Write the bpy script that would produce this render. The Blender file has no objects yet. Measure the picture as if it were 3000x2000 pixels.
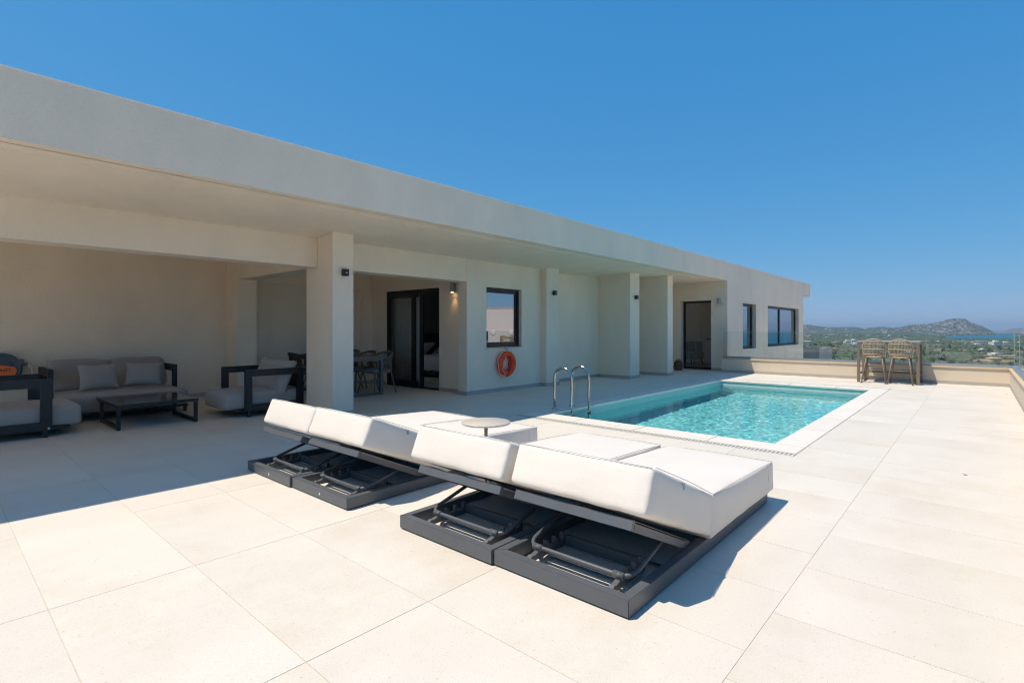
import bpy, bmesh, math, random
import numpy as np
from mathutils import Vector, Matrix, noise
R = math.radians
random.seed(7); rng = np.random.default_rng(7)
S = bpy.context.scene
COL = S.collection

# ------------------------------------------------------------------ camera, sky, sun, exposure
cam_d = bpy.data.cameras.new('camera'); cam = bpy.data.objects.new('camera', cam_d); COL.objects.link(cam)
cam.location = (0, 0, 1.3); cam.rotation_euler = (R(90), 0, R(41.56))
cam_d.sensor_width = 36; cam_d.lens = 36*1534/3000; cam_d.shift_y = -35/3000
cam_d.clip_start = .05; cam_d.clip_end = 40000
S.camera = cam
SUN = Vector((-.28, -.37, 1)).normalized()
w = bpy.data.worlds.new('World'); S.world = w; w.use_nodes = True
wn = w.node_tree.nodes; wl = w.node_tree.links
sky = wn.new('ShaderNodeTexSky'); sky.sky_type = 'NISHITA'; sky.sun_disc = False
sky.sun_elevation = math.asin(SUN.z); sky.sun_rotation = math.atan2(SUN.x, SUN.y)
sky.altitude = 100; sky.air_density = 1.0; sky.dust_density = 0; sky.ozone_density = 4.0
wn['Background'].inputs['Strength'].default_value = .10
# the deep polarised blue of the photograph: one response curve per channel over the whole dome
sep = wn.new('ShaderNodeSeparateColor'); cmb = wn.new('ShaderNodeCombineColor'); wl.new(sky.outputs[0], sep.inputs[0])
for i, (k, g_) in enumerate(((.195, 1.02), (.84, .45), (1.87, .25))):
    pw = wn.new('ShaderNodeMath'); pw.operation = 'POWER'; pw.inputs[1].default_value = g_; wl.new(sep.outputs[i], pw.inputs[0])
    ml = wn.new('ShaderNodeMath'); ml.operation = 'MULTIPLY'; ml.inputs[1].default_value = k; wl.new(pw.outputs[0], ml.inputs[0]); wl.new(ml.outputs[0], cmb.inputs[i])
wl.new(cmb.outputs[0], wn['Background'].inputs[0])
sd = bpy.data.lights.new('sun', 'SUN'); sd.energy = 2.08; sd.angle = R(.53); sd.color = (1, .89, .745)
so = bpy.data.objects.new('sun', sd); COL.objects.link(so); so.rotation_euler = SUN.to_track_quat('Z', 'Y').to_euler()
so.location = (-10, -12, 40)
vs = S.view_settings; vs.view_transform = 'Standard'; vs.look = 'None'; vs.gamma = 1; vs.exposure = 1.24; vs.use_curve_mapping = False
cy = S.cycles
cy.max_bounces = 12; cy.diffuse_bounces = 8; cy.glossy_bounces = 4; cy.transmission_bounces = 6; cy.transparent_max_bounces = 24; cy.volume_bounces = 0
cy.caustics_reflective = False; cy.caustics_refractive = True; cy.sample_clamp_indirect = 6
cy.use_denoising = True; cy.pixel_filter_type = 'BLACKMAN_HARRIS'; cy.filter_width = 1.15

# ------------------------------------------------------------------ materials
def mat(name, col, rough=.6, var=.0, scale=4., bump=.0, bscale=60., metal=0., col2=None, rand=0., spec=.5, sheen=0., detail=6., stretch=None):
    m = bpy.data.materials.new(name); m.use_nodes = True
    N = m.node_tree.nodes; L = m.node_tree.links; b = N['Principled BSDF']
    b.inputs['Roughness'].default_value = rough; b.inputs['Metallic'].default_value = metal
    b.inputs['Specular IOR Level'].default_value = spec
    if sheen: b.inputs['Sheen Weight'].default_value = sheen
    geo = N.new('ShaderNodeNewGeometry'); vec = geo.outputs['Position']
    if stretch:
        mp = N.new('ShaderNodeMapping'); mp.inputs['Scale'].default_value = stretch; L.new(vec, mp.inputs['Vector']); vec = mp.outputs[0]
    c = None
    if var or col2:
        n = N.new('ShaderNodeTexNoise'); n.inputs['Scale'].default_value = scale; n.inputs['Detail'].default_value = detail; n.inputs['Roughness'].default_value = .62
        L.new(vec, n.inputs['Vector'])
        r = N.new('ShaderNodeValToRGB'); r.color_ramp.elements[0].position = .3; r.color_ramp.elements[1].position = .7
        c2 = col2 or tuple(v*(1-var) for v in col)
        r.color_ramp.elements[0].color = (*c2, 1); r.color_ramp.elements[1].color = (*col, 1)
        L.new(n.outputs[0], r.inputs[0]); c = r.outputs[0]
    if rand:
        oi = N.new('ShaderNodeObjectInfo'); mr = N.new('ShaderNodeMapRange'); mr.inputs[3].default_value = 1-rand; mr.inputs[4].default_value = 1+rand*.6
        L.new(oi.outputs['Random'], mr.inputs[0])
        mx = N.new('ShaderNodeMix'); mx.data_type = 'RGBA'; mx.blend_type = 'MULTIPLY'; mx.inputs[0].default_value = 1
        if c: L.new(c, mx.inputs[6])
        else: mx.inputs[6].default_value = (*col, 1)
        L.new(mr.outputs[0], mx.inputs[7]); c = mx.outputs[2]
    if c: L.new(c, b.inputs['Base Color'])
    else: b.inputs['Base Color'].default_value = (*col, 1)
    if bump:
        n2 = N.new('ShaderNodeTexNoise'); n2.inputs['Scale'].default_value = bscale; n2.inputs['Detail'].default_value = 4
        L.new(geo.outputs['Position'], n2.inputs['Vector'])
        bp = N.new('ShaderNodeBump'); bp.inputs['Strength'].default_value = bump; bp.inputs['Distance'].default_value = .01
        L.new(n2.outputs[0], bp.inputs['Height']); L.new(bp.outputs[0], b.inputs['Normal'])
    return m

def tile_mat():
    m = mat('floor_tile_stone', (.72, .62, .50), .55, .0, bump=.0)
    N = m.node_tree.nodes; L = m.node_tree.links; b = N['Principled BSDF']
    geo = [n for n in N if n.type == 'NEW_GEOMETRY'][0]
    oi = N.new('ShaderNodeObjectInfo')
    # each tile takes its own patch of stone
    sc = N.new('ShaderNodeVectorMath'); sc.operation = 'SCALE'; sc.inputs[0].default_value = (37, 19, 5); L.new(oi.outputs['Random'], sc.inputs['Scale'])
    ad = N.new('ShaderNodeVectorMath'); ad.operation = 'ADD'; L.new(geo.outputs['Position'], ad.inputs[0]); L.new(sc.outputs[0], ad.inputs[1])
    def noi(s, d, r=.6, st=None):
        n = N.new('ShaderNodeTexNoise'); n.inputs['Scale'].default_value = s; n.inputs['Detail'].default_value = d; n.inputs['Roughness'].default_value = r
        if st:
            mp = N.new('ShaderNodeMapping'); mp.inputs['Scale'].default_value = st; L.new(ad.outputs[0], mp.inputs['Vector']); L.new(mp.outputs[0], n.inputs['Vector'])
        else: L.new(ad.outputs[0], n.inputs['Vector'])
        return n.outputs[0]
    def ramp(src, p0, c0, p1, c1):
        r = N.new('ShaderNodeValToRGB'); r.color_ramp.elements[0].position = p0; r.color_ramp.elements[1].position = p1
        r.color_ramp.elements[0].color = (*c0, 1); r.color_ramp.elements[1].color = (*c1, 1); L.new(src, r.inputs[0]); return r.outputs[0]
    def mul(a, c):
        x = N.new('ShaderNodeMix'); x.data_type = 'RGBA'; x.blend_type = 'MULTIPLY'; x.inputs[0].default_value = 1; L.new(a, x.inputs[6]); L.new(c, x.inputs[7]); return x.outputs[2]
    base = ramp(noi(2.2, 5, .6, (1, .35, 1)), .32, (.70, .645, .565), .68, (.75, .695, .61))
    fine = ramp(noi(140, 3, .75), .36, (.93, .915, .89), .6, (1, 1, 1))
    pits = ramp(noi(70, 2, .5), .26, (.84, .78, .70), .31, (1, 1, 1))
    stain = ramp(noi(.9, 6, .7), .28, (.93, .895, .84), .5, (1, 1, 1))
    mr = N.new('ShaderNodeMapRange'); mr.inputs[3].default_value = .97; mr.inputs[4].default_value = 1.02; L.new(oi.outputs['Random'], mr.inputs[0])
    c = mul(mul(mul(base, fine), stain), pits); c = mul(c, mr.outputs[0])
    L.new(c, b.inputs['Base Color'])
    bp = N.new('ShaderNodeBump'); bp.inputs['Strength'].default_value = .25; bp.inputs['Distance'].default_value = .004
    L.new(noi(120, 4, .7), bp.inputs['Height']); L.new(bp.outputs[0], b.inputs['Normal'])
    return m

def glass_mat(name, tint, base, rough=.0, ior=1.5):
    m = bpy.data.materials.new(name); m.use_nodes = True
    N = m.node_tree.nodes; L = m.node_tree.links; N.remove(N['Principled BSDF']); out = N['Material Output']
    t = N.new('ShaderNodeBsdfTransparent'); t.inputs[0].default_value = (*tint, 1)
    g = N.new('ShaderNodeBsdfGlossy'); g.inputs['Roughness'].default_value = rough; g.inputs[0].default_value = (.93, .96, .98, 1)
    f = N.new('ShaderNodeFresnel'); f.inputs[0].default_value = ior
    mr = N.new('ShaderNodeMapRange'); mr.inputs[3].default_value = base; mr.inputs[4].default_value = 1; L.new(f.outputs[0], mr.inputs[0])
    mx = N.new('ShaderNodeMixShader'); L.new(mr.outputs[0], mx.inputs[0]); L.new(t.outputs[0], mx.inputs[1]); L.new(g.outputs[0], mx.inputs[2]); L.new(mx.outputs[0], out.inputs[0])
    return m

def emit_mat(name, col, s):
    m = bpy.data.materials.new(name); m.use_nodes = True; b = m.node_tree.nodes['Principled BSDF']
    b.inputs['Emission Color'].default_value = (*col, 1); b.inputs['Emission Strength'].default_value = s; return m

M = {}
M['tile'] = tile_mat()
M['grout'] = mat('sandy_grout', (.66, .58, .48), .9, .3, 3)
M['plaster'] = mat('beige_render', (.87, .75, .60), .85, .10, .9, .7, 85, stretch=(1.6, 1.6, .8))
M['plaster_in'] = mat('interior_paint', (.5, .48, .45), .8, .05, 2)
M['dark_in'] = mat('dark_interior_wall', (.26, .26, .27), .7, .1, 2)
M['cream'] = mat('cream_render', (.68, .59, .47), .85, .06, 1.4, .25, 160)
M['cap'] = mat('parapet_cap_stone', (.66, .53, .36), .6, .1, 6)
M['skirt'] = mat('skirting_tile', (.44, .41, .375), .5, .12, 5)
M['coping'] = mat('coping_stone', (.80, .735, .65), .5, .05, 3, .12, 120, rand=.04)
M['black'] = mat('black_powder_coat', (.012, .015, .018), .42, .25, 30, .06, 400)
M['frame_black'] = mat('black_aluminium', (.010, .012, .013), .35)
M['anth'] = mat('anthracite_aluminium', (.105, .114, .127), .42, .14, 8, .05, 500)
M['rack'] = mat('charcoal_plastic', (.10, .107, .115), .5)
M['mesh'] = mat('charcoal_sling', (.42, .425, .43), .75, .2, 90)
M['white_fab'] = mat('off_white_fabric', (.76, .70, .625), .85, .06, 2.6, .12, 120, sheen=.15)
M['pipe'] = mat('fabric_piping', (.60, .56, .50), .85)
M['grey_fab'] = mat('grey_woven_fabric', (.36, .33, .305), .9, .3, 160, .35, 420, sheen=.2)
M['grey_fab2'] = mat('light_grey_woven_fabric', (.42, .385, .355), .9, .3, 160, .35, 420, sheen=.2)
M['steel'] = mat('brushed_steel', (.62, .60, .56), .16, .25, 22, metal=1)
M['alu'] = mat('grey_aluminium', (.42, .44, .46), .35, metal=.7)
M['grate'] = mat('drain_grate_plastic', (.66, .62, .56), .5, .15, 20)
M['hole'] = mat('drain_dark', (.02, .02, .02), .8)
M['wicker'] = mat('natural_rope_wicker', (.54, .43, .31), .75, .3, 40)
M['wicker_dark'] = mat('brown_rope_weave', (.075, .066, .056), .8, .3, 60)
M['wicker_grey'] = mat('taupe_rope_weave', (.19, .175, .155), .8, .3, 60)
M['taupe'] = mat('taupe_aluminium', (.21, .165, .12), .45, .1, 20)
M['wood'] = mat('grey_teak', (.20, .18, .155), .6, .3, 9, .1, 60, stretch=(2, 16, 4))
M['tabletop'] = mat('travertine_laminate', (.62, .555, .47), .4, .18, 9, stretch=(1, 5, 1))
M['glass_top'] = mat('smoked_ceramic_top', (.06, .058, .056), .12, .15, 4)
M['orange'] = mat('orange_buoy_plastic', (1, .08, .002), .5, .12, 7, .1, 60)
M['orange_l'] = mat('orange_label', (.85, .17, .04), .5)
M['rope_w'] = mat('white_rope', (.78, .74, .70), .8)
M['rope_r'] = mat('red_rope', (.55, .03, .03), .8)
M['reel'] = mat('blue_grey_plastic', (.075, .105, .135), .4, .15, 12)
M['yellow'] = mat('brass_fitting', (.7, .45, .05), .35, metal=.4)
M['ink'] = mat('black_print', (.02, .02, .02), .6)
M['tag'] = mat('white_tag', (.8, .8, .8), .6)
M['curtain'] = mat('sheer_curtain', (.80, .78, .74), .9, .1, 30)
M['bed'] = mat('white_bedding', (.78, .80, .85), .85, .06, 6)
M['bedbase'] = mat('dark_bed_fabric', (.03, .03, .032), .85)
M['lamp_grey'] = mat('grey_lamp_metal', (.33, .33, .36), .4)
M['basket'] = mat('brown_cane', (.17, .095, .045), .7, .35, 50)
M['trunk'] = mat('olive_bark', (.10, .08, .06), .9)
M['leafA'] = mat('olive_foliage', (.12, .15, .09), .85, 0, 0.09, col2=(.05, .072, .04))
M['leafB'] = mat('dark_green_foliage', (.075, .115, .045), .85, 0, 0.12, col2=(.025, .045, .018))
M['house_w'] = mat('white_house_paint', (.74, .72, .68), .8, rand=.08)
M['house_c'] = mat('cream_house_paint', (.58, .50, .40), .8, rand=.1)
M['house_p'] = mat('pink_house_paint', (.58, .43, .36), .8, rand=.1)
M['roof_t'] = mat('terracotta_roof', (.46, .19, .10), .8, .2, .5)
M['roof_o'] = mat('ochre_roof', (.52, .36, .19), .8, .2, .5)
M['roof_g'] = mat('grey_roof', (.35, .33, .31), .8, .2, .5)
M['win'] = mat('dark_house_window', (.04, .05, .06), .2)
M['gl_win'] = glass_mat('solar_control_glass', (.42, .46, .48), .46)
M['gl_door'] = glass_mat('sliding_door_glass', (.80, .84, .85), .05)
M['gl_rail'] = glass_mat('balustrade_glass', (.86, .91, .89), .03)
M['gl_edge'] = mat('polished_glass_edge', (.30, .40, .37), .2)

# pool
def pool_tile():
    m = mat('pool_mosaic', (.6, .8, .8), .35)
    N = m.node_tree.nodes; L = m.node_tree.links; b = N['Principled BSDF']
    geo = [n for n in N if n.type == 'NEW_GEOMETRY'][0]
    v = N.new('ShaderNodeTexVoronoi'); v.inputs['Scale'].default_value = 26; v.inputs['Randomness'].default_value = .25; L.new(geo.outputs['Position'], v.inputs['Vector'])
    r = N.new('ShaderNodeValToRGB'); e = r.color_ramp.elements; e[0].position = 0; e[0].color = (.045, .54, .62, 1); e[1].position = 1; e[1].color = (.33, .83, .87, 1)
    L.new(v.outputs['Color'], r.inputs[0]); L.new(r.outputs[0], b.inputs['Base Color'])
    return m
M['pool_tile'] = pool_tile()
M['pool_band'] = mat('pool_waterline_tile', (.46, .62, .59), .35, .12, 5)

def water_mats():
    m = bpy.data.materials.new('pool_water_surface'); m.use_nodes = True
    N = m.node_tree.nodes; L = m.node_tree.links; N.remove(N['Principled BSDF']); out = N['Material Output']
    rf = N.new('ShaderNodeBsdfRefraction'); rf.inputs['IOR'].default_value = 1.33; rf.inputs['Roughness'].default_value = 0
    g = N.new('ShaderNodeBsdfGlossy'); g.inputs['Roughness'].default_value = .0
    f = N.new('ShaderNodeFresnel'); f.inputs[0].default_value = 1.33
    m2 = N.new('ShaderNodeMixShader'); L.new(f.outputs[0], m2.inputs[0]); L.new(rf.outputs[0], m2.inputs[1]); L.new(g.outputs[0], m2.inputs[2])
    L.new(m2.outputs[0], out.inputs['Surface'])
    return m
M['water'] = water_mats()

def land_mat(name, cols, scale, scale2, rough=.9, bump=0):
    m = mat(name, cols[0], rough)
    N = m.node_tree.nodes; L = m.node_tree.links; b = N['Principled BSDF']; b.inputs['Specular IOR Level'].default_value = .1
    geo = [n for n in N if n.type == 'NEW_GEOMETRY'][0]
    n1 = N.new('ShaderNodeTexNoise'); n1.inputs['Scale'].default_value = scale; n1.inputs['Detail'].default_value = 9; n1.inputs['Roughness'].default_value = .7; L.new(geo.outputs['Position'], n1.inputs['Vector'])
    r = N.new('ShaderNodeValToRGB'); e = r.color_ramp.elements
    e[0].position = .38; e[0].color = (*cols[0], 1); e[1].position = .62; e[1].color = (*cols[-1], 1)
    if len(cols) > 2:
        k = e.new(.5); k.color = (*cols[1], 1)
    L.new(n1.outputs[0], r.inputs[0])
    n2 = N.new('ShaderNodeTexNoise'); n2.inputs['Scale'].default_value = scale2; n2.inputs['Detail'].default_value = 3; L.new(geo.outputs['Position'], n2.inputs['Vector'])
    r2 = N.new('ShaderNodeValToRGB'); r2.color_ramp.elements[0].position = .35; r2.color_ramp.elements[0].color = (.45, .45, .45, 1); r2.color_ramp.elements[1].position = .6
    L.new(n2.outputs[0], r2.inputs[0])
    x = N.new('ShaderNodeMix'); x.data_type = 'RGBA'; x.blend_type = 'MULTIPLY'; x.inputs[0].default_value = 1; L.new(r.outputs[0], x.inputs[6]); L.new(r2.outputs[0], x.inputs[7])
    L.new(x.outputs[2], b.inputs['Base Color'])
    return m
M['plain'] = land_mat('scrubland_ground', [(.055, .07, .035), (.10, .10, .055), (.26, .20, .13)], .012, .05)
M['field'] = land_mat('dry_ochre_field', [(.26, .19, .11), (.38, .28, .17)], .02, .2)
M['rock'] = land_mat('rocky_hillside', [(.03, .045, .03), (.19, .18, .165), (.40, .385, .36)], .03, .11)
M['hillg'] = land_mat('scrub_covered_hill', [(.04, .055, .035), (.14, .14, .10), (.36, .325, .28)], .02, .10)
M['sea'] = mat('sea_water', (.012, .15, .26), .55, .2, .004, spec=.12)

# ------------------------------------------------------------------ mesh helpers
class MB:
    def __init__(s): s.v = []; s.f = []; s.m = []; s.sm = []
    def add(s, vs, fs, mi=0, smooth=False):
        o = len(s.v); s.v += [tuple(p) for p in vs]
        for f in fs: s.f.append([i+o for i in f]); s.m.append(mi); s.sm.append(smooth)
        return s
    def box(s, x0, x1, y0, y1, z0, z1, mi=0):
        v = [(x0, y0, z0), (x1, y0, z0), (x1, y1, z0), (x0, y1, z0), (x0, y0, z1), (x1, y0, z1), (x1, y1, z1), (x0, y1, z1)]
        return s.add(v, [(3, 2, 1, 0), (4, 5, 6, 7), (0, 1, 5, 4), (1, 2, 6, 5), (2, 3, 7, 6), (3, 0, 4, 7)], mi)
    def hexa(s, c, mi=0):   # 8 corners: bottom 4 ccw, top 4 ccw
        return s.add(c, [(3, 2, 1, 0), (4, 5, 6, 7), (0, 1, 5, 4), (1, 2, 6, 5), (2, 3, 7, 6), (3, 0, 4, 7)], mi)
    def bar(s, a, b, w, h, up=(0, 0, 1), mi=0):
        a = Vector(a); b = Vector(b); d = (b-a).normalized(); u = Vector(up); r = d.cross(u).normalized(); u = r.cross(d)
        c = []
        for p in (a, b):
            c += [p-r*w/2-u*h/2, p+r*w/2-u*h/2, p+r*w/2+u*h/2, p-r*w/2+u*h/2]
        return s.add(c, [(3, 2, 1, 0), (4, 5, 6, 7), (0, 1, 5, 4), (1, 2, 6, 5), (2, 3, 7, 6), (3, 0, 4, 7)], mi)
    def tube(s, pts, r, n=8, closed=False, mi=0, r2=None):
        pts = [Vector(p) for p in pts]; k = len(pts); rings = []
        t0 = (pts[1]-pts[0]).normalized(); up = Vector((0, 0, 1)) if abs(t0.z) < .9 else Vector((1, 0, 0))
        nv = t0.cross(up).normalized()
        for i, p in enumerate(pts):
            if closed: t = (pts[(i+1) % k]-pts[i-1]).normalized()
            else: t = (pts[min(i+1, k-1)]-pts[max(i-1, 0)]).normalized()
            nv = (nv-t*nv.dot(t)).normalized(); b = t.cross(nv)
            rr = r if r2 is None else r+(r2-r)*i/(k-1)
            rings.append([p+(nv*math.cos(a)+b*math.sin(a))*rr for a in [2*math.pi*j/n for j in range(n)]])
        o = [q for ring in rings for q in ring]; fs = []
        for i in range(k if closed else k-1):
            i2 = (i+1) % k
            for j in range(n): fs.append((i*n+j, i*n+(j+1) % n, i2*n+(j+1) % n, i2*n+j))
        if not closed: fs.append(tuple(range(n-1, -1, -1))); fs.append(tuple((k-1)*n+j for j in range(n)))
        return s.add(o, fs, mi, True)
    def lathe(s, prof, n=24, c=(0, 0, 0), axis='z', mi=0, smooth=True):
        o = []; fs = []; k = len(prof)
        for (r, h) in prof:
            for j in range(n):
                a = 2*math.pi*j/n; x, y = r*math.cos(a), r*math.sin(a)
                p = (x, y, h) if axis == 'z' else ((h, x, y) if axis == 'x' else (y, h, x))
                o.append((p[0]+c[0], p[1]+c[1], p[2]+c[2]))
        for i in range(k-1):
            for j in range(n): fs.append((i*n+j, i*n+(j+1) % n, (i+1)*n+(j+1) % n, (i+1)*n+j))
        fs.append(tuple(range(n-1, -1, -1))); fs.append(tuple((k-1)*n+j for j in range(n)))
        return s.add(o, fs, mi, smooth)
    def cushion(s, corners, r=.03, bulge=(.01, .01, .015), n=9, mi=0, pinch=0., wob=0., seed=0):
        c = [Vector(p) for p in corners]
        L = [(c[1]-c[0]).length+(c[6]-c[7]).length, (c[3]-c[0]).length+(c[6]-c[5]).length, (c[4]-c[0]).length+(c[6]-c[2]).length]
        h = [l/4 for l in L]; r = min(r, min(h)*.95)
        def coords(hh):
            e = r/hh; a = [-1, -1+e*.13, -1+e*.42, -1+e]; mid = [(-1+e)+(2-2*e)*i/n for i in range(1, n)]
            return a+mid+[-q for q in a[::-1]]
        A = [coords(q) for q in h]; idx = {}; vs = []; fs = []
        def P(u):
            p = [u[i]*h[i] for i in range(3)]; q = [max(-(h[i]-r), min(h[i]-r, p[i])) for i in range(3)]
            d = Vector([p[i]-q[i] for i in range(3)])
            if d.length > 1e-9: d = d.normalized()*r
            x = [q[i]+d[i] for i in range(3)]
            uu = [x[i]/h[i] for i in range(3)]
            f = [1-min(1, abs(t))**2.4 for t in uu]
            if pinch:   # pillow: thin at the rim
                k = (1-abs(uu[0])**3.2)*(1-abs(uu[1])**3.2); uu[2] *= (1-pinch)+pinch*max(0, k)**.6
                ex = 1-.10*(f[1]); ey = 1-.10*(f[0])
                uu[0] *= ex; uu[1] *= ey
            else:
                for i in range(3):
                    o = [j for j in range(3) if j != i]
                    uu[i] += math.copysign(1, uu[i])*abs(uu[i])**6*bulge[i]/h[i]*f[o[0]]*f[o[1]]
            a, b, g = [(t+1)/2 for t in uu]
            bot = (c[0]*(1-a)+c[1]*a)*(1-b)+(c[3]*(1-a)+c[2]*a)*b
            top = (c[4]*(1-a)+c[5]*a)*(1-b)+(c[7]*(1-a)+c[6]*a)*b
            w_ = bot*(1-g)+top*g
            if wob: w_ += Vector(noise.noise_vector(w_*7+Vector((seed*3.1, seed, 0))))*wob + Vector(noise.noise_vector(Vector((w_.x*9, w_.y*22, w_.z*22))+Vector((seed, 0, 0))))*wob*.45
            return w_
        def vid(u):
            k = tuple(round(t, 5) for t in u)
            if k not in idx: idx[k] = len(vs); vs.append(P(u))
            return idx[k]
        for ax in range(3):
            b_, c_ = (ax+1) % 3, (ax+2) % 3
            for sg in (-1, 1):
                for i in range(len(A[b_])-1):
                    for j in range(len(A[c_])-1):
                        q = []
                        for (ii, jj) in ((i, j), (i+1, j), (i+1, j+1), (i, j+1)):
                            u = [0, 0, 0]; u[ax] = sg; u[b_] = A[b_][ii]; u[c_] = A[c_][jj]; q.append(vid(u))
                        fs.append(tuple(q if sg > 0 else q[::-1]))
        return s.add(vs, fs, mi, True)
    def mesh(s, name, mats, bevel=0.):
        me = bpy.data.meshes.new(name); me.from_pydata(s.v, [], s.f)
        for m in (mats if isinstance(mats, (list, tuple)) else [mats]): me.materials.append(m)
        me.polygons.foreach_set('material_index', s.m); me.polygons.foreach_set('use_smooth', s.sm)
        if bevel:
            bm = bmesh.new(); bm.from_mesh(me)
            es = [e for e in bm.edges if len(e.link_faces) == 2 and e.calc_face_angle(0) > R(35)]
            bmesh.ops.bevel(bm, geom=es, offset=bevel, segments=2, affect='EDGES', clamp_overlap=True); bm.to_mesh(me); bm.free()
        me.update(); return me
    def build(s, name, mats, parent=None, bevel=0., loc=None, kind=None):
        o = bpy.data.objects.new(name, s.mesh(name, mats, bevel)); COL.objects.link(o)
        if parent: o.parent = parent
        if loc: o.location = loc
        if kind: o['kind'] = kind
        return o

def tag(o, label, cat, group=None):
    o['label'] = label; o['category'] = cat
    if group: o['group'] = group
    return o
def thing(name, label, cat, loc=(0, 0, 0), rz=0, group=None):
    o = bpy.data.objects.new(name, None); COL.objects.link(o); o.empty_display_size = .2
    o.location = loc; o.rotation_euler = (0, 0, rz); return tag(o, label, cat, group)
def dup(root, loc, rz, label, group=None, skip=()):
    r = root.copy(); COL.objects.link(r); r.location = loc; r.rotation_euler = (0, 0, rz); r['label'] = label
    if group: r['group'] = group
    for ch in list(root.children):
        c = ch.copy(); COL.objects.link(c); c.parent = r
        for g in ch.children:
            d = g.copy(); COL.objects.link(d); d.parent = c
    return r
def arc(c, r, a0, a1, n, plane):   # plane: two unit vectors
    u, v = Vector(plane[0]), Vector(plane[1]); c = Vector(c)
    return [c+u*r*math.cos(a0+(a1-a0)*i/n)+v*r*math.sin(a0+(a1-a0)*i/n) for i in range(n+1)]
def fillet(pts, r, n=5):
    pts = [Vector(p) for p in pts]; o = [pts[0]]
    for i in range(1, len(pts)-1):
        a, b, c = pts[i-1], pts[i], pts[i+1]; d1 = (a-b); d2 = (c-b); k = min(r, d1.length*.45, d2.length*.45)
        p, q = b+d1.normalized()*k, b+d2.normalized()*k
        for t in range(n+1):
            t /= n; o.append(p*(1-t)**2+b*2*t*(1-t)+q*t*t)
    o.append(pts[-1]); return o

def wall(name, axis, pos, thick, a0, a1, z0, z1, holes, m, parent):
    """axis 'x': wall in plane X=pos (front), body towards pos+thick; runs along Y from a0 to a1."""
    As = sorted({a0, a1, *[h[0] for h in holes], *[h[1] for h in holes]}); Zs = sorted({z0, z1, *[h[2] for h in holes], *[h[3] for h in holes]})
    solid = lambda i, j: 0 <= i < len(As)-1 and 0 <= j < len(Zs)-1 and not any(h[0]-1e-6 <= As[i] and As[i+1] <= h[1]+1e-6 and h[2]-1e-6 <= Zs[j] and Zs[j+1] <= h[3]+1e-6 for h in holes)
    P = (lambda a, d, z: (pos+d, a, z)) if axis == 'x' else (lambda a, d, z: (a, pos+d, z))
    b = MB()
    for i in range(len(As)-1):
        for j in range(len(Zs)-1):
            if not solid(i, j): continue
            a, A, z, Z = As[i], As[i+1], Zs[j], Zs[j+1]
            for d in (0, thick): b.add([P(a, d, z), P(A, d, z), P(A, d, Z), P(a, d, Z)], [(0, 1, 2, 3)])
            if not solid(i-1, j): b.add([P(a, 0, z), P(a, thick, z), P(a, thick, Z), P(a, 0, Z)], [(0, 1, 2, 3)])
            if not solid(i+1, j): b.add([P(A, 0, z), P(A, thick, z), P(A, thick, Z), P(A, 0, Z)], [(0, 1, 2, 3)])
            if not solid(i, j-1): b.add([P(a, 0, z), P(A, 0, z), P(A, thick, z), P(a, thick, z)], [(0, 1, 2, 3)])
            if not solid(i, j+1): b.add([P(a, 0, Z), P(A, 0, Z), P(A, thick, Z), P(a, thick, Z)], [(0, 1, 2, 3)])
    o = b.build(name, m, parent)
    bm = bmesh.new(); bm.from_mesh(o.data); bmesh.ops.remove_doubles(bm, verts=bm.verts, dist=1e-5); bmesh.ops.recalc_face_normals(bm, faces=bm.faces); bm.to_mesh(o.data); bm.free()
    return o

def window_part(name, axis, pos, a0, a1, z0, z1, fw, depth, parent, glass, mull=(), sash=0.):
    """frame (part) with pane(s) as sub-parts, at plane pos .. pos-depth along axis."""
    b = MB()
    def bx(A0, A1, Z0, Z1, d0, d1):
        if axis == 'x': b.box(pos-d1, pos-d0, A0, A1, Z0, Z1)
        else: b.box(A0, A1, pos-d1, pos-d0, Z0, Z1) if depth > 0 else b.box(A0, A1, pos-d0, pos-d1, Z0, Z1)
    bx(a0, a1, z1-fw, z1, 0, depth); bx(a0, a1, z0, z0+fw, 0, depth)
    bx(a0, a0+fw, z0+fw, z1-fw, 0, depth); bx(a1-fw, a1, z0+fw, z1-fw, 0, depth)
    for mm in mull: bx(mm-fw/2, mm+fw/2, z0+fw, z1-fw, 0, depth)
    if sash:
        s0 = depth*.25
        A0, A1, Z0, Z1 = a0+fw+.004, a1-fw-.004, z0+fw+.004, z1-fw-.004
        bx(A0, A1, Z1-sash, Z1, s0, depth); bx(A0, A1, Z0, Z0+sash, s0, depth); bx(A0, A0+sash, Z0+sash, Z1-sash, s0, depth); bx(A1-sash, A1, Z0+sash, Z1-sash, s0, depth)
    fr = b.build(name, M['frame_black'], parent, bevel=.003)
    ed = [a0+fw, *mull, a1-fw]
    for i in range(len(ed)-1):
        A0 = ed[i]+(fw/2 if i else sash)+.0; A1 = ed[i+1]-(fw/2 if i < len(ed)-2 else sash)
        p = MB(); d = depth*.55; Z0, Z1 = z0+fw+sash, z1-fw-sash
        if axis == 'x': p.add([(pos-d, A0, Z0), (pos-d, A1, Z0), (pos-d, A1, Z1), (pos-d, A0, Z1)], [(0, 1, 2, 3)])
        else: p.add([(A0, pos-d, Z0), (A1, pos-d, Z0), (A1, pos-d, Z1), (A0, pos-d, Z1)], [(0, 1, 2, 3)])
        p.build('pane', glass, fr)
    return fr

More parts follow.
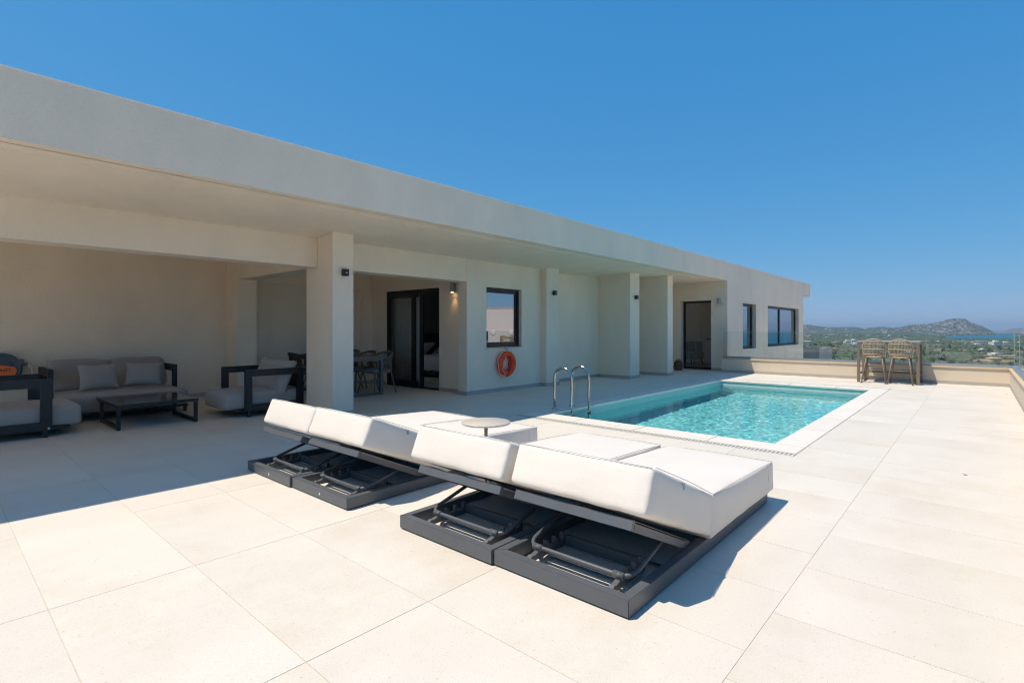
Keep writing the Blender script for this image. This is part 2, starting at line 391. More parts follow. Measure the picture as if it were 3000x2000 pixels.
# ------------------------------------------------------------------ terrace floor of tiles
floor = MB()
fl = thing_floor = None
HX0, HX1, HY0, HY1 = -5.24, -1.40, 5.94, 14.10       # pool zone cut out of the tiling
fb = MB()
for (x0, x1, y0, y1) in ((-11.3, HX0, -8, 16.9), (HX1, .60, -8, 16.35), (HX0, HX1, -8, HY0), (HX0, HX1, HY1, 16.35)):
    fb.box(x0, x1, y0, y1, -.30, -.0022)
terrace = fb.build('terrace_floor', M['grout'], kind='structure')
def clip_out(r, h):
    x0, x1, y0, y1 = r; a0, a1, b0, b1 = h
    if x1 <= a0 or x0 >= a1 or y1 <= b0 or y0 >= b1: return [r]
    o = []
    if x0 < a0: o.append((x0, a0, y0, y1)); x0 = a0
    if x1 > a1: o.append((a1, x1, y0, y1)); x1 = a1
    if y0 < b0: o.append((x0, x1, y0, b0)); y0 = b0
    if y1 > b1: o.append((x0, x1, b1, y1))
    return o
def project(p):
    c, s_ = math.cos(R(41.56)), math.sin(R(41.56)); d = -p[0]*s_+p[1]*c; l = p[0]*c+p[1]*s_
    return (None if d < .15 else (1500+1534*l/d, 965-1534*(p[2]-1.3)/d)), d
xs = [-11.3, -10.796, -9.534, -8.272, -7.010, -5.748, -4.486, -3.224, -1.962, -.70, .57]
tiles = []
for i in range(len(xs)-1):
    off = 5.64 if i == 9 else .39
    k0 = int((-8-off)/.608)-1
    y = off+k0*.608
    while y < 16.9:
        ye = 16.3 if xs[i+1] > -5.9 else 16.86
        y0, y1 = max(y, -8), min(y+.608, ye)
        if y1-y0 > .03:
            tiles += [q for q in clip_out((xs[i], xs[i+1], y0, y1), (HX0, HX1, HY0, HY1)) if q[1]-q[0] > .02 and q[3]-q[2] > .02]
        y += .608
cache = {}; rest = MB(); nt = 0
J = .0008
for (x0, x1, y0, y1) in tiles:
    cx, cyy = (x0+x1)/2, (y0+y1)/2
    pr, d = project((cx, cyy, 0)); vis = False
    for (a, b_) in ((x0, y0), (x1, y0), (x0, y1), (x1, y1), (cx, cyy)):
        q, dd = project((a, b_, 0))
        if q and -40 < q[0] < 3040 and q[1] < 2040: vis = True
    if vis and nt < 299:
        k = (round(x1-x0, 3), round(y1-y0, 3))
        if k not in cache:
            hx, hy = k[0]/2-J, k[1]/2-J
            cache[k] = MB().hexa([(-hx, -hy, -.009), (hx, -hy, -.009), (hx, hy, -.009), (-hx, hy, -.009), (-hx+.001, -hy+.001, 0), (hx-.001, -hy+.001, 0), (hx-.001, hy-.001, 0), (-hx+.001, hy-.001, 0)]).mesh('floor_tile', M['tile'])
        o = bpy.data.objects.new('floor_tile', cache[k]); COL.objects.link(o); o.parent = terrace
        o.location = (cx, cyy, random.uniform(-.0005, .0005)); nt += 1
    else: rest.box(x0+J, x1-J, y0+J, y1-J, -.009, 0)
if rest.f: rest.build('floor_tile', M['tile'], terrace, kind='stuff')
print('tiles', len(tiles), nt)

# ------------------------------------------------------------------ pool
PX0, PX1, PY0, PY1, WL = -4.90, -1.70, 6.43, 13.62, -.135
pool = thing('swimming_pool', 'long turquoise swimming pool with pale stone coping set in the terrace', 'pool', (0, 0, 0))
pool['kind'] = 'structure'; del pool['category']
b = MB(); D = -1.42
b.add([(PX0, PY0, D), (PX1, PY0, D), (PX1, PY1, D), (PX0, PY1, D)], [(0, 1, 2, 3)])
B = -.30
for (p, q) in (((PX0, PY0), (PX1, PY0)), ((PX1, PY0), (PX1, PY1)), ((PX1, PY1), (PX0, PY1)), ((PX0, PY1), (PX0, PY0))):
    b.add([(*p, D), (*q, D), (*q, B), (*p, B)], [(0, 1, 2, 3)]); b.add([(*p, B), (*q, B), (*q, -.03), (*p, -.03)], [(0, 1, 2, 3)], 1)
b.build('basin', [M['pool_tile'], M['pool_band']], pool)
wx = np.linspace(PX0-.002, PX1+.002, 150); wy = np.linspace(PY0-.002, PY1+.002, 330)
def ripple(x, y):
    return .0028*noise.noise(Vector((x*2.2, y*2.6, 1)))+.0024*noise.noise(Vector((x*6.5+3, y*7, 4)))+.0014*noise.noise(Vector((x*13, y*14, 9)))
wv = [(x, y, WL+ripple(x, y)) for y in wy for x in wx]; nx = len(wx)
water = MB().add(wv, [(j*nx+i, j*nx+i+1, (j+1)*nx+i+1, (j+1)*nx+i) for j in range(len(wy)-1) for i in range(nx-1)], 0, True).build('pool_water', M['water'], kind='structure')
sd.cycles.is_caustics_light = True; water.cycles.is_caustics_caster = True
for o in pool.children:
    if o.name.startswith('basin'): o.cycles.is_caustics_receiver = True
def stones(x0, x1, y0, y1, along, n):
    for i in range(n):
        if along == 'x': a, c = x0+(x1-x0)*i/n, x0+(x1-x0)*(i+1)/n; q = (a+.0012, c-.0012, y0, y1)
        else: a, c = y0+(y1-y0)*i/n, y0+(y1-y0)*(i+1)/n; q = (x0, x1, a+.0012, c-.0012)
        MB().box(q[0], q[1], q[2], q[3], -.035, .004).build('coping_stone', M['coping'], pool, bevel=.006)
ov = .02
stones(-5.225, HX1-.005, 6.08, PY0+ov, 'x', 4); stones(-5.225, HX1-.005, PY1-ov, 13.96, 'x', 4)
stones(-5.225, PX0+ov, PY0+ov+.003, PY1-ov-.003, 'y', 6); stones(PX1-ov, HX1-.005, PY0+ov+.003, PY1-ov-.003, 'y', 6)
MB().box(HX0, HX1, HY0, 6.078, -.3, -.06).box(HX0, HX1, 13.962, HY1, -.3, -.06).box(HX0, PX0-.004, 6.0785, 13.9615, -.3, -.04).box(PX1+.004, HX1, 6.0785, 13.9615, -.3, -.04).box(PX0-.004, PX1+.004, 6.0785, PY0-.004, -.3, -.04).box(PX0-.004, PX1+.004, PY1+.004, 13.9615, -.3, -.04).build('coping_bed', M['grout'], pool)
for y in (6.095, 14.05):   # filler strip between coping and grate
    pass
def grate(y0, y1, label):
    t = thing('drain_grate', label, 'drain grate', ((HX0+HX1)/2, (y0+y1)/2, 0), group='slotted drain channels at the pool ends')
    L = (HX1-HX0)-.01; h = (y1-y0)/2
    MB().box(-L/2, L/2, -h, h, -.055, -.05).build('channel', M['hole'], t)
    fr = MB().box(-L/2, L/2, -h, -h+.018, -.05, .001).box(-L/2, L/2, h-.018, h, -.05, .001); fr.build('rail', M['grate'], t)
    n = 92; s = MB()
    for i in range(n):
        x = -L/2+(i+.5)*L/n; s.box(x-.0095, x+.0095, -h+.018, h-.018, -.02, -.001)
    s.box(-L/2, L/2, -.006, .006, -.019, -.002)
    s.build('slat', M['grate'], t, kind='stuff')
grate(5.944, 6.076, 'slotted pale drain grate along the near end of the pool beside the loungers')
grate(13.964, 14.096, 'slotted pale drain grate along the far end of the pool before the parapet')
for (x, y, l) in ((-3.71, 6.25, 'round stone skimmer lid in the near coping, closer to the pool ladder'), (-2.52, 6.25, 'round stone skimmer lid in the near coping, closer to the pool corner')):
    t = MB().lathe([(.10, .004), (.10, .0065), (.092, .0065), (.09, .0052), (.0, .0052)], 28).build('skimmer_lid', M['coping'], loc=(x, y, 0)); tag(t, l, 'skimmer lid', 'round lids in the pool coping')
for (x, y, l) in ((.455, 14.55, 'small round black floor drain in the far corner between the two parapets'), (-.075, 6.2, 'small round black floor drain in the sunny tiles right of the pool')):
    t = MB().lathe([(.016, 0), (.016, .002), (.010, .0025), (0, .002)], 16).build('floor_drain', M['rack'], loc=(x, y, 0)); tag(t, l, 'floor drain', 'floor drains in the terrace tiles')

# pool ladder
lad = thing('pool_ladder', 'stainless steel pool ladder with two tall arched handrails at the pool edge', 'pool ladder', (-4.97, 7.09, 0))
for sy in (-1, 1):
    y = sy*.245; x0, x1 = -.17, .17
    pts = [(x0, y, .0)]+[(x0, y, .2), (x0, y, .40)]+arc((0, y, .51), .17, math.pi, 0, 14, ((1, 0, 0), (0, 0, 1)))+[(x1, y, .3), (x1, y, -.1), (x1, y, -.75)]
    MB().tube(pts, .0215, 12).build('handrail', M['steel'], lad)
    MB().lathe([(.055, .004), (.055, .009), (.045, .016), (.028, .02), (.024, .03), (0, .03)], 20, (x0, y, 0)).build('flange', M['steel'], lad)
    MB().lathe([(.03, -.10), (.034, -.085), (.034, -.055), (.03, -.04), (.02, -.04)], 16, (x1, y, 0)).build('rubber_buffer', M['rack'], lad)
for z in (-.25, -.5, -.72): MB().box(.13, .21, -.235, .235, z-.012, z+.012).build('tread', M['steel'], lad, bevel=.004)

# ------------------------------------------------------------------ villa
RY = -2.0    # south roof end, unseen, cut short to let light into the veranda
villa = thing('villa', 'long low beige rendered villa with a flat overhanging roof and covered veranda', 'building')
PL = M['plaster']
MB().box(-5.99, -5.85, RY, 27.8, 2.842, 3.415).box(-14, -5.99, RY, RY+.14, 2.842, 3.415).box(-14, -5.99, 27.66, 27.8, 2.842, 3.415).build('fascia', PL, villa)
MB().box(-14, -5.99, RY+.14, 27.66, 3.0, 3.33).build('roof', PL, villa)
# white metal trim on the fascia top
MB().box(-6.02, -5.846, RY, 27.805, 3.415, 3.425).build('roof_trim', M['tag'], villa)
b = MB(); ys = [RY+.14, 9.4, 12.7, 16.8, 27.66]; zin = [2.655, 2.655, 2.75, 2.775, 2.775]; X0, X1 = -5.991, -7.9
for i in range(4):
    y0, y1 = ys[i], ys[i+1]
    zo = 2.839
    b.add([(X0, y0, zo), (X0, y1, zo), (X1, y1, zin[i+1]), (X1, y0, zin[i])], [(0, 1, 2, 3)], 0, True)
    b.add([(X1, y0, zin[i]), (X1, y1, zin[i+1]), (-14, y1, zin[i+1]), (-14, y0, zin[i])], [(0, 1, 2, 3)], 0, True)
b.build('soffit', PL, villa)
def pillar(x0, x1, y0, y1, z1): return MB().box(x0, x1, y0, y1, -.05, z1).build('pillar', PL, villa, bevel=.004)
pillar(-7.868, -7.08, 4.01, 4.356, 2.85)
pillar(-7.79, -7.36, 9.49, 9.98, 2.85); pillar(-7.95, -6.82, 12.38, 12.89, 2.87); pillar(-7.95, -6.50, 13.93, 14.27, 2.88)
pillar(-11.30, -10.70, 4.06, 4.42, 2.85)
for (y0, y1) in ((RY+.15, 4.008), (4.358, 7.135)): MB().box(-7.866, -7.52, y0, y1, 2.247, 2.8).build('beam', PL, villa, bevel=.003)
MB().box(-11.25, -7.866, 4.075, 4.40, 2.272, 2.8).build('beam', PL, villa, bevel=.003)
wall('wall', 'x', -7.52, -.24, 7.137, 9.488, -.02, 2.8, [(7.69, 8.80, .93, 2.175)], PL, villa)
wall('wall', 'x', -7.80, -.2, 9.981, 12.379, -.02, 2.85, [], PL, villa)
wall('wall', 'x', -7.93, -.2, 12.891, 16.95, -.02, 2.9, [], PL, villa)
wall('wall', 'y', 16.80, .25, -7.93, -5.8505, -.02, 2.9, [(-7.385, -6.36, -.01, 2.235)], PL, villa)
wall('wall', 'x', -5.85, -.25, 17.05, 26.45, -6, 2.8415, [(18.25, 19.65, .64, 2.19), (21.06, 25.62, .65, 2.205)], PL, villa)
MB().box(-6.10, -5.85, 16.8005, 17.05, -6, 2.8415).build('wall', PL, villa)
MB().box(-14, -6.1, 26.2, 26.45, -6, 2.84).build('wall', PL, villa)
wall('wall', 'y', 7.29, .2, -12.4, -7.765, -.02, 2.8, [(-10.44, -8.53, .0, 2.19)], PL, villa)
wall('wall', 'x', -11.25, -.2, RY+.15, 4.06, -.02, 2.8, [], PL, villa)
MB().box(-11.25, -11.225, RY+.15, 4.06, 2.29, 2.66).build('wall_ledge', PL, villa)
wall('wall', 'x', -11.0, -.25, 4.42, 7.289, -.02, 2.8, [(4.77, 6.98, -.02, 2.265)], PL, villa)
MB().box(-11.3, -11.09, 4.7, 7.1, -.02, 2.4).build('recessed_panel', PL, villa)
MB().box(-13.99, -11.46, RY+.16, RY+.36, -.02, 2.99).build('wall', PL, villa)
wall('wall', 'x', -14, -.2, RY+.15, 26.45, -6, 3.2, [(7.6, 11.4, .1, 2.5), (17.3, 20.3, .3, 2.4), (21.5, 25.5, .6, 2.3)], PL, villa)  # rear openings added, unseen, to let daylight into the rooms
# skirting tiles (strips along each wall foot)
def skirt(*q):
    x0, x1, y0, y1 = q; MB().box(x0, x1, y0, y1, .0, .078).build('skirting', M['skirt'], villa, bevel=.002)
skirt(-7.88, -7.068, 3.998, 4.01); skirt(-7.08, -7.068, 4.01, 4.368); skirt(-7.88, -7.08, 4.356, 4.368)
skirt(-7.52, -7.508, 7.125, 9.478); skirt(-8.53, -7.52, 7.278, 7.29); skirt(-7.76, -7.52, 7.125, 7.137)
skirt(-7.508, -7.348, 9.478, 9.49); skirt(-7.36, -7.348, 9.49, 9.992); skirt(-7.79, -7.36, 9.98, 9.992)
skirt(-7.80, -7.788, 9.992, 12.368); skirt(-7.788, -6.808, 12.368, 12.38); skirt(-6.82, -6.808, 12.38, 12.902); skirt(-7.9, -6.82, 12.89, 12.902)
skirt(-7.93, -7.918, 12.902, 13.918); skirt(-7.918, -6.488, 13.918, 13.93); skirt(-6.5, -6.488, 13.93, 14.282); skirt(-7.9, -6.5, 14.27, 14.282)
skirt(-7.93, -7.918, 14.282, 16.788); skirt(-7.918, -7.385, 16.788, 16.80); skirt(-6.36, -5.85, 16.788, 16.80)
skirt(-11.25, -11.238, RY+.15, 4.048); skirt(-11.238, -10.688, 4.048, 4.06); skirt(-10.7, -10.688, 4.06, 4.432); skirt(-11.0, -10.988, 4.432, 4.77); skirt(-11.09, -11.078, 4.77, 6.98); skirt(-11.0, -10.988, 6.98, 7.278); skirt(-10.988, -10.44, 7.278, 7.29)
# soffit drip groove
MB().box(-6.13, -6.124, RY+.15, 16.8, 2.8235, 2.83).build('drip_groove', PL, villa)
# window in the veranda wall
window_part('window', 'x', -7.60, 7.69, 8.80, .93, 2.175, .05, .07, villa, M['gl_win'], sash=.05)
MB().box(-7.70, -7.505, 7.67, 8.82, .905, .93).build('window_sill', M['cap'], villa, bevel=.003)
window_part('window', 'x', -5.97, 18.25, 19.65, .64, 2.19, .09, .06, villa, M['gl_win'])
window_part('window', 'x', -5.97, 21.06, 25.62, .65, 2.205, .09, .06, villa, M['gl_win'], mull=(23.1,))
# sliding door (left leaf glazed, right leaf slid open)
b = MB(); y0, y1 = 7.31, 7.42
b.box(-10.44, -8.53, y0, y1, 2.125, 2.19).box(-10.44, -8.53, y0, y1, 0, .035).box(-10.44, -10.37, y0, y1, .035, 2.125).box(-8.56, -8.53, y0, y1, .035, 2.125)
sl = b.build('sliding_door', M['frame_black'], villa, bevel=.003)
b = MB(); b.box(-10.365, -9.31, 7.325, 7.365, 2.02, 2.12).box(-10.365, -9.31, 7.325, 7.365, .04, .14).box(-10.365, -10.335, 7.325, 7.365, .14, 2.02).box(-9.53, -9.42, 7.325, 7.365, .14, 2.02)
b.build('leaf_frame', M['frame_black'], sl, bevel=.003)
MB().box(-9.30, -9.18, 7.372, 7.41, .04, 2.12).box(-9.42, -9.385, 7.33, 7.36, .14, 2.02).build('leaf_stile', M['frame_black'], sl, bevel=.003)
MB().add([(-10.335, 7.345, .14), (-9.53, 7.345, .14), (-9.53, 7.345, 2.02), (-10.335, 7.345, 2.02)], [(0, 1, 2, 3)]).build('pane', M['gl_door'], sl)
# far glazed door
window_part('glass_door', 'y', 17.06, -7.36, -6.33, .0, 2.235, .06, .06, villa, M['gl_door'])
MB().box(-6.62, -6.60, 17.10, 17.14, .95, 1.02).box(-6.60, -6.48, 17.09, 17.11, .97, 1.0).build('door_handle', M['frame_black'], villa)
# rooms behind the openings
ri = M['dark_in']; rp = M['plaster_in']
wall('bedroom_wall', 'x', -12.4, -.1, 7.49, 12.1, -.02, 2.7, [(7.55, 9.0, .3, 2.4)], ri, villa)  # opening added to bring daylight to the bed
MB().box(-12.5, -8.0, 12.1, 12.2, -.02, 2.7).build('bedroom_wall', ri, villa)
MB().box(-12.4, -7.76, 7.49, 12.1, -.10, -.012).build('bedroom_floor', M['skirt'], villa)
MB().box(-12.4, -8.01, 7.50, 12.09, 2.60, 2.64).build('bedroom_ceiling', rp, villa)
MB().box(-14, -6.11, 20.5, 20.6, -.02, 2.74).build('hall_wall', M['house_w'], villa)
MB().box(-14, -6.11, 17.06, 20.5, -.1, -.012).build('hall_floor', M['skirt'], villa)
MB().box(-6.95, -6.2, 20.44, 20.49, 0, 2.05).build('inner_door', M['wood'], villa)
MB().box(-9.2, -6.11, 20.7, 20.8, -.02, 2.74).build('end_room_wall', rp, villa)
MB().box(-9.1, -6.1, 20.8, 26.2, -.1, -.01).build('end_room_floor', M['skirt'], villa)

# curtains
def curtain(name, pts, z0, z1, label, taper=None):
    n = 60; b = MB(); rows = 10; vs = []
    a, c = Vector(pts[0]), Vector(pts[1]); d = (c-a); nrm = Vector((-d.y, d.x)).normalized()
    for j in range(rows+1):
        t = j/rows
        for i in range(n+1):
            u = i/n; k = u
            if taper: k = u*(taper[0]+(1-taper[0])*min(1, max(0, (t-taper[1]))/(1-taper[1]))**1.5)
            p = a+d*k+nrm*(.028*math.sin(u*math.pi*2*9+.6*math.sin(3*t))+.01*math.sin(u*57))
            vs.append((p.x, p.y, z0+(z1-z0)*t))
    fs = [(j*(n+1)+i, j*(n+1)+i+1, (j+1)*(n+1)+i+1, (j+1)*(n+1)+i) for j in range(rows) for i in range(n)]
    return tag(b.add(vs, fs, 0, True).build(name, M['curtain']), label, 'curtain')
curtain('curtain', ((-10.75, 7.52), (-9.50, 7.56)), .02, 2.5, 'pale sheer curtain gathered behind the glazed sliding door')
curtain('curtain', ((-7.98, 7.55), (-7.98, 8.12)), .3, 2.4, 'pale sheer curtain at the left inside the square window above the lifebuoy')
# bed
bed = thing('bed', 'dark upholstered bed with white bedding seen through the open sliding door', 'bed', (-11.3, 10.05, 0))
MB().box(-1.05, .95, -.9, .9, .06, .34).build('bed_base', M['bedbase'], bed, bevel=.02)
MB().box(-1.1, -1.02, -1.0, 1.0, .06, 1.18).build('headboard', M['bedbase'], bed, bevel=.02)
MB().cushion([(-1.0, -.88, .34), (.93, -.88, .34), (.93, .88, .34), (-1.0, .88, .34), (-1.0, -.88, .56), (.93, -.88, .56), (.93, .88, .56), (-1, .88, .56)], .06).build('mattress', M['bed'], bed)
MB().cushion([(-.25, -.93, .18), (.97, -.93, .18), (.97, .93, .18), (-.25, .93, .18), (-.25, -.93, .60), (.97, -.93, .60), (.97, .93, .60), (-.25, .93, .60)], .05, wob=.02).build('bed_cover', M['bed'], bed)
for (dx, dy) in ((0, -.45), (0, .45)):
    p = MB().cushion([(-.36, -.3, -.10), (.36, -.3, -.10), (.36, .3, -.10), (-.36, .3, -.10), (-.36, -.3, .10), (.36, -.3, .10), (.36, .3, .10), (-.36, .3, .10)], .05, pinch=.8).build('pillow', M['bed'])
    p.location = (-11.3-.72+dx, 10.05+dy, .72); p.rotation_euler = (0, R(-35), R(90) if False else 0)
    tag(p, 'white bed pillow on the bed, '+('nearer to the sliding door' if dy < 0 else 'farther from the sliding door'), 'pillow', 'pillows on the bed')
ch = thing('tub_chair', 'dark round-backed tub chair behind the far glass door', 'chair', (-8.0, 19.3, 0), R(-30))
MB().cushion([(-.3, -.3, .2), (.3, -.3, .2), (.3, .3, .2), (-.3, .3, .2), (-.3, -.3, .45), (.3, -.3, .45), (.3, .3, .45), (-.3, .3, .45)], .06).build('seat', M['grey_fab'], ch)
b = MB(); pts = arc((0, 0, .55), .34, R(-20), R(200), 14, ((1, 0, 0), (0, 1, 0)))
for i in range(14):
    p, q = pts[i], pts[i+1]; b.hexa([(p.x, p.y, .3), (q.x, q.y, .3), (q.x*.85, q.y*.85, .3), (p.x*.85, p.y*.85, .3), (p.x, p.y, .85), (q.x, q.y, .85), (q.x*.85, q.y*.85, .85), (p.x*.85, p.y*.85, .85)])
b.build('backrest', M['grey_fab'], ch)
for sx in (-.22, .22):
    for sy in (-.22, .22): MB().tube([(sx, sy, .2), (sx*1.15, sy*1.15, 0)], .016, 8).build('leg', M['black'], ch)

# wall lamps
def cube_lamp(loc, label):
    t = thing('wall_lamp', label, 'wall lamp', loc, group='square black wall lamps on the pillars')
    MB().box(0, .012, -.035, .035, -.04, .04).build('back_plate', M['black'], t)
    MB().box(.012, .085, -.042, .042, -.05, .05).build('lamp_body', M['black'], t, bevel=.004)
    MB().box(.0851, .0865, -.02, .02, -.012, .004).build('lens', M['lamp_grey'], t)
cube_lamp((-7.08, 4.19, 2.147), 'square black wall lamp on the big front pillar by the armchair')
cube_lamp((-7.36, 9.75, 2.147), 'square black wall lamp on the shallow pillar right of the square window')
cube_lamp((-6.82, 12.65, 2.155), 'square black wall lamp on the third pillar facing the pool')
def tube_lamp(loc, lit, label):
    t = thing('wall_lamp', label, 'wall lamp', loc, group='grey cylinder wall lamps beside the doors')
    MB().box(-.03, .03, -.03, 0, -.07, .07).build('bracket', M['lamp_grey'], t, bevel=.003)
    MB().lathe([(.0, -.09), (.046, -.09), (.048, -.086), (.048, .09), (.046, .093), (0, .093)], 24, (0, -.075, 0)).build('shade', M['lamp_grey'], t)
    bl = MB().lathe([(.0, -.0915), (.034, -.0915), (.034, -.0905), (0, -.0905)], 16, (0, -.075, 0)).build('bulb', emit_mat('warm_bulb', (1, .62, .28), 5) if lit else M['tag'], t)
    if lit:
        ld = bpy.data.lights.new('lamp_glow', 'SPOT'); ld.energy = 1.3; ld.color = (1, .62, .30); ld.spot_size = R(75); ld.spot_blend = .8; ld.shadow_soft_size = .02
        lo = bpy.data.objects.new('lamp_glow', ld); COL.objects.link(lo); lo.parent = t; lo.location = (0, -.075, -.10)
tube_lamp((-8.03, 7.29, 2.150), True, 'lit grey cylinder wall lamp glowing warm beside the sliding door')
tube_lamp((-6.09, 16.80, 2.19), False, 'unlit grey cylinder wall lamp beside the far glass door')

# lifebuoy on the wall
lb = thing('lifebuoy', 'orange ring lifebuoy with white grab line hanging below the square window', 'lifebuoy', (-7.52, 8.225, .578))
ring = arc((.075, 0, 0), .205, 0, 2*math.pi, 48, ((0, 1, 0), (0, 0, 1)))[:-1]
MB().tube(ring, .066, 16, True).build('ring', M['orange'], lb)
b = MB(); pts = []
for i in range(72):
    a = 2*math.pi*i/72; r = .272+.010*abs(math.sin(2*a)); pts.append((.085+.012*math.sin(6*a), r*math.cos(a), r*math.sin(a)))
b.tube(pts, .006, 6, True); b.build('grab_line', M['rope_w'], lb)
MB().tube(fillet([(.13, -.10, .19), (.15, -.12, .05), (.14, -.20, -.12), (.145, -.17, -.16), (.15, -.11, -.22), (.15, -.14, -.24), (.10, -.26, -.22), (.08, -.27, -.30), (.08, -.25, -.36)], .04), .005, 6).build('loose_line', M['rope_w'], lb)
for (a, c) in ((-.01, .02), (.03, -.02), (.05, .0)):
    MB().tube([(.12, a+.03, .21), (.13, a+.02, .1), (.13, c, 0), (.13, a, -.1), (.14, c*.5, -.2), (.1, .0, -.27)], .007, 6).build('red_cord', M['rope_r'], lb)
MB().tube(fillet([(0, 0, .33), (.05, 0, .33), (.09, 0, .30), (.10, 0, .26), (.07, 0, .24)], .02), .006, 6).build('hook', M['black'], lb)

# lantern basket
ln = thing('cane_lantern', 'brown woven cane lantern on the tiles beside the far glass door', 'lantern', (-7.13, 16.05, 0))
prof = lambda t: .115+.012*math.sin(t*math.pi) if t < .72 else .115*math.cos((t-.72)/.28*1.25)
for i in range(15):
    t = i/14; z = .015+.31*t; MB().tube(arc((0, 0, z), prof(t), 0, 2*math.pi, 20, ((1, 0, 0), (0, 1, 0)))[:-1], .0075, 5, True).build('cane_band', M['basket'], ln)
for j in range(18):
    a = 2*math.pi*j/18; MB().tube([(prof(t/10)*math.cos(a), prof(t/10)*math.sin(a), .01+.315*t/10) for t in range(11)], .006, 4).build('cane_rib', M['basket'], ln)
MB().tube(arc((0, 0, .28), .085, 0, math.pi, 12, ((1, 0, 0), (0, 0, 1))), .008, 6).build('handle', M['basket'], ln)
MB().lathe([(0, .0), (.11, 0), (.11, .012), (0, .012)], 20).build('base', M['basket'], ln)
MB().lathe([(.06, .02), (.06, .22), (0, .22)], 16).build('glass_cylinder', M['dark_in'], ln)

# ------------------------------------------------------------------ parapets and glass balustrade
def parapet(label, box, capb, sk):
    t = thing('parapet_wall', label, 'parapet')
    MB().box(*box).build('wall', M['cream'], t)
    MB().box(*capb).build('cap', M['cap'], t, bevel=.006)
    MB().box(*sk).build('skirting', M['skirt'], t, bevel=.002)
    return t
parapet('low cream parapet wall at the far end of the terrace behind the bar table', (-5.849, .57, 16.30, 16.60, -6, .385), (-5.849, .9, 16.275, 16.66, .385, .425), (-5.849, .558, 16.288, 16.30, 0, .075))
parapet('low cream parapet wall running along the right side of the terrace', (.57, .87, -8, 16.60, -6, .385), (.545, .93, -8, 16.274, .3852, .4252), (.558, .57, -8, 16.288, 0, .075))
gf = thing('glass_balustrade', 'clear frameless glass balustrade on the far parapet overlooking the plain', 'glass balustrade')
MB().box(-5.84, .70, 16.37, 16.47, .425, .487).build('channel', M['alu'], gf, bevel=.002)
def gpanel(x0, x1, y0, y1, parent):
    if x1-x0 > y1-y0:
        p = MB().add([(x0, y0, .485), (x1, y0, .485), (x1, y0, 1.222), (x0, y0, 1.222)], [(0, 1, 2, 3)]); e = MB().box(x0, x1, y0-.006, y0+.006, 1.222, 1.226).box(x0, x0+.0018, y0-.005, y0+.005, .487, 1.222).box(x1-.0018, x1, y0-.005, y0+.005, .487, 1.222)
    else:
        p = MB().add([(x0, y0, .485), (x0, y1, .485), (x0, y1, 1.222), (x0, y0, 1.222)], [(0, 1, 2, 3)]); e = MB().box(x0-.006, x0+.006, y0, y1, 1.222, 1.226).box(x0-.006, x0+.006, y0, y0+.0018, .487, 1.222).box(x0-.006, x0+.006, y1-.0018, y1, .487, 1.222)
    g = p.build('glass_panel', M['gl_rail'], parent); e.build('glass_edge', M['gl_edge'], g)
gx = [-5.83, -4.10, -2.50, -.925, .635]
for i in range(4): gpanel(gx[i]+.003, gx[i+1]-.003, 16.42, 16.42, gf)
gr = thing('glass_balustrade', 'clear frameless glass balustrade along the right parapet of the terrace', 'glass balustrade')
MB().box(.60, .70, -5, 16.36, .4252, .487).build('channel', M['alu'], gr, bevel=.002)
gy = [-5, -3.2, -1.6, 0, 1.6, 3.2, 4.8, 6.4, 8.0, 9.6, 11.2, 12.8, 14.6, 16.40]
for i in range(len(gy)-1): gpanel(.65, .65, gy[i]+.003, gy[i+1]-.003, gr)
nb = thing('lower_parapet', 'grey rendered low wall stepping out beyond the end of the villa', 'parapet')
MB().box(-9, -5.52, 28, 28.25, -6, .40).box(-5.77, -5.52, 28.25, 31, -6, .40).build('wall', mat('grey_render', (.36, .35, .335), .85, .06, 2), nb)
MB().box(-9, -5.49, 27.97, 28.27, .40, .43).build('cap', M['alu'], nb)
# neighbouring white wall out of frame, mirrored in the square window
nw = thing('neighbour_wall', 'tall white rendered wall of the neighbouring plot mirrored in the square window', 'wall', (9.5, 26.5, 0), R(-30))
MB().box(-7, 8, 0, .3, -20, 2.75).build('wall', mat('neighbour_render', (.76, .66, .62), .85, .04, 1), nw)
MB().box(-7.02, 8.02, -.02, .32, 2.75, 2.80).build('coping', M['cap'], nw)
for x in (-.9, .35, 1.6): MB().lathe([(.13, -.03), (.17, -.03), (.17, 0), (.13, 0), (.10, -.005), (0, -.005)], 20, (x, 0, 1.1), 'y').build('round_vent', M['tag'], nw)

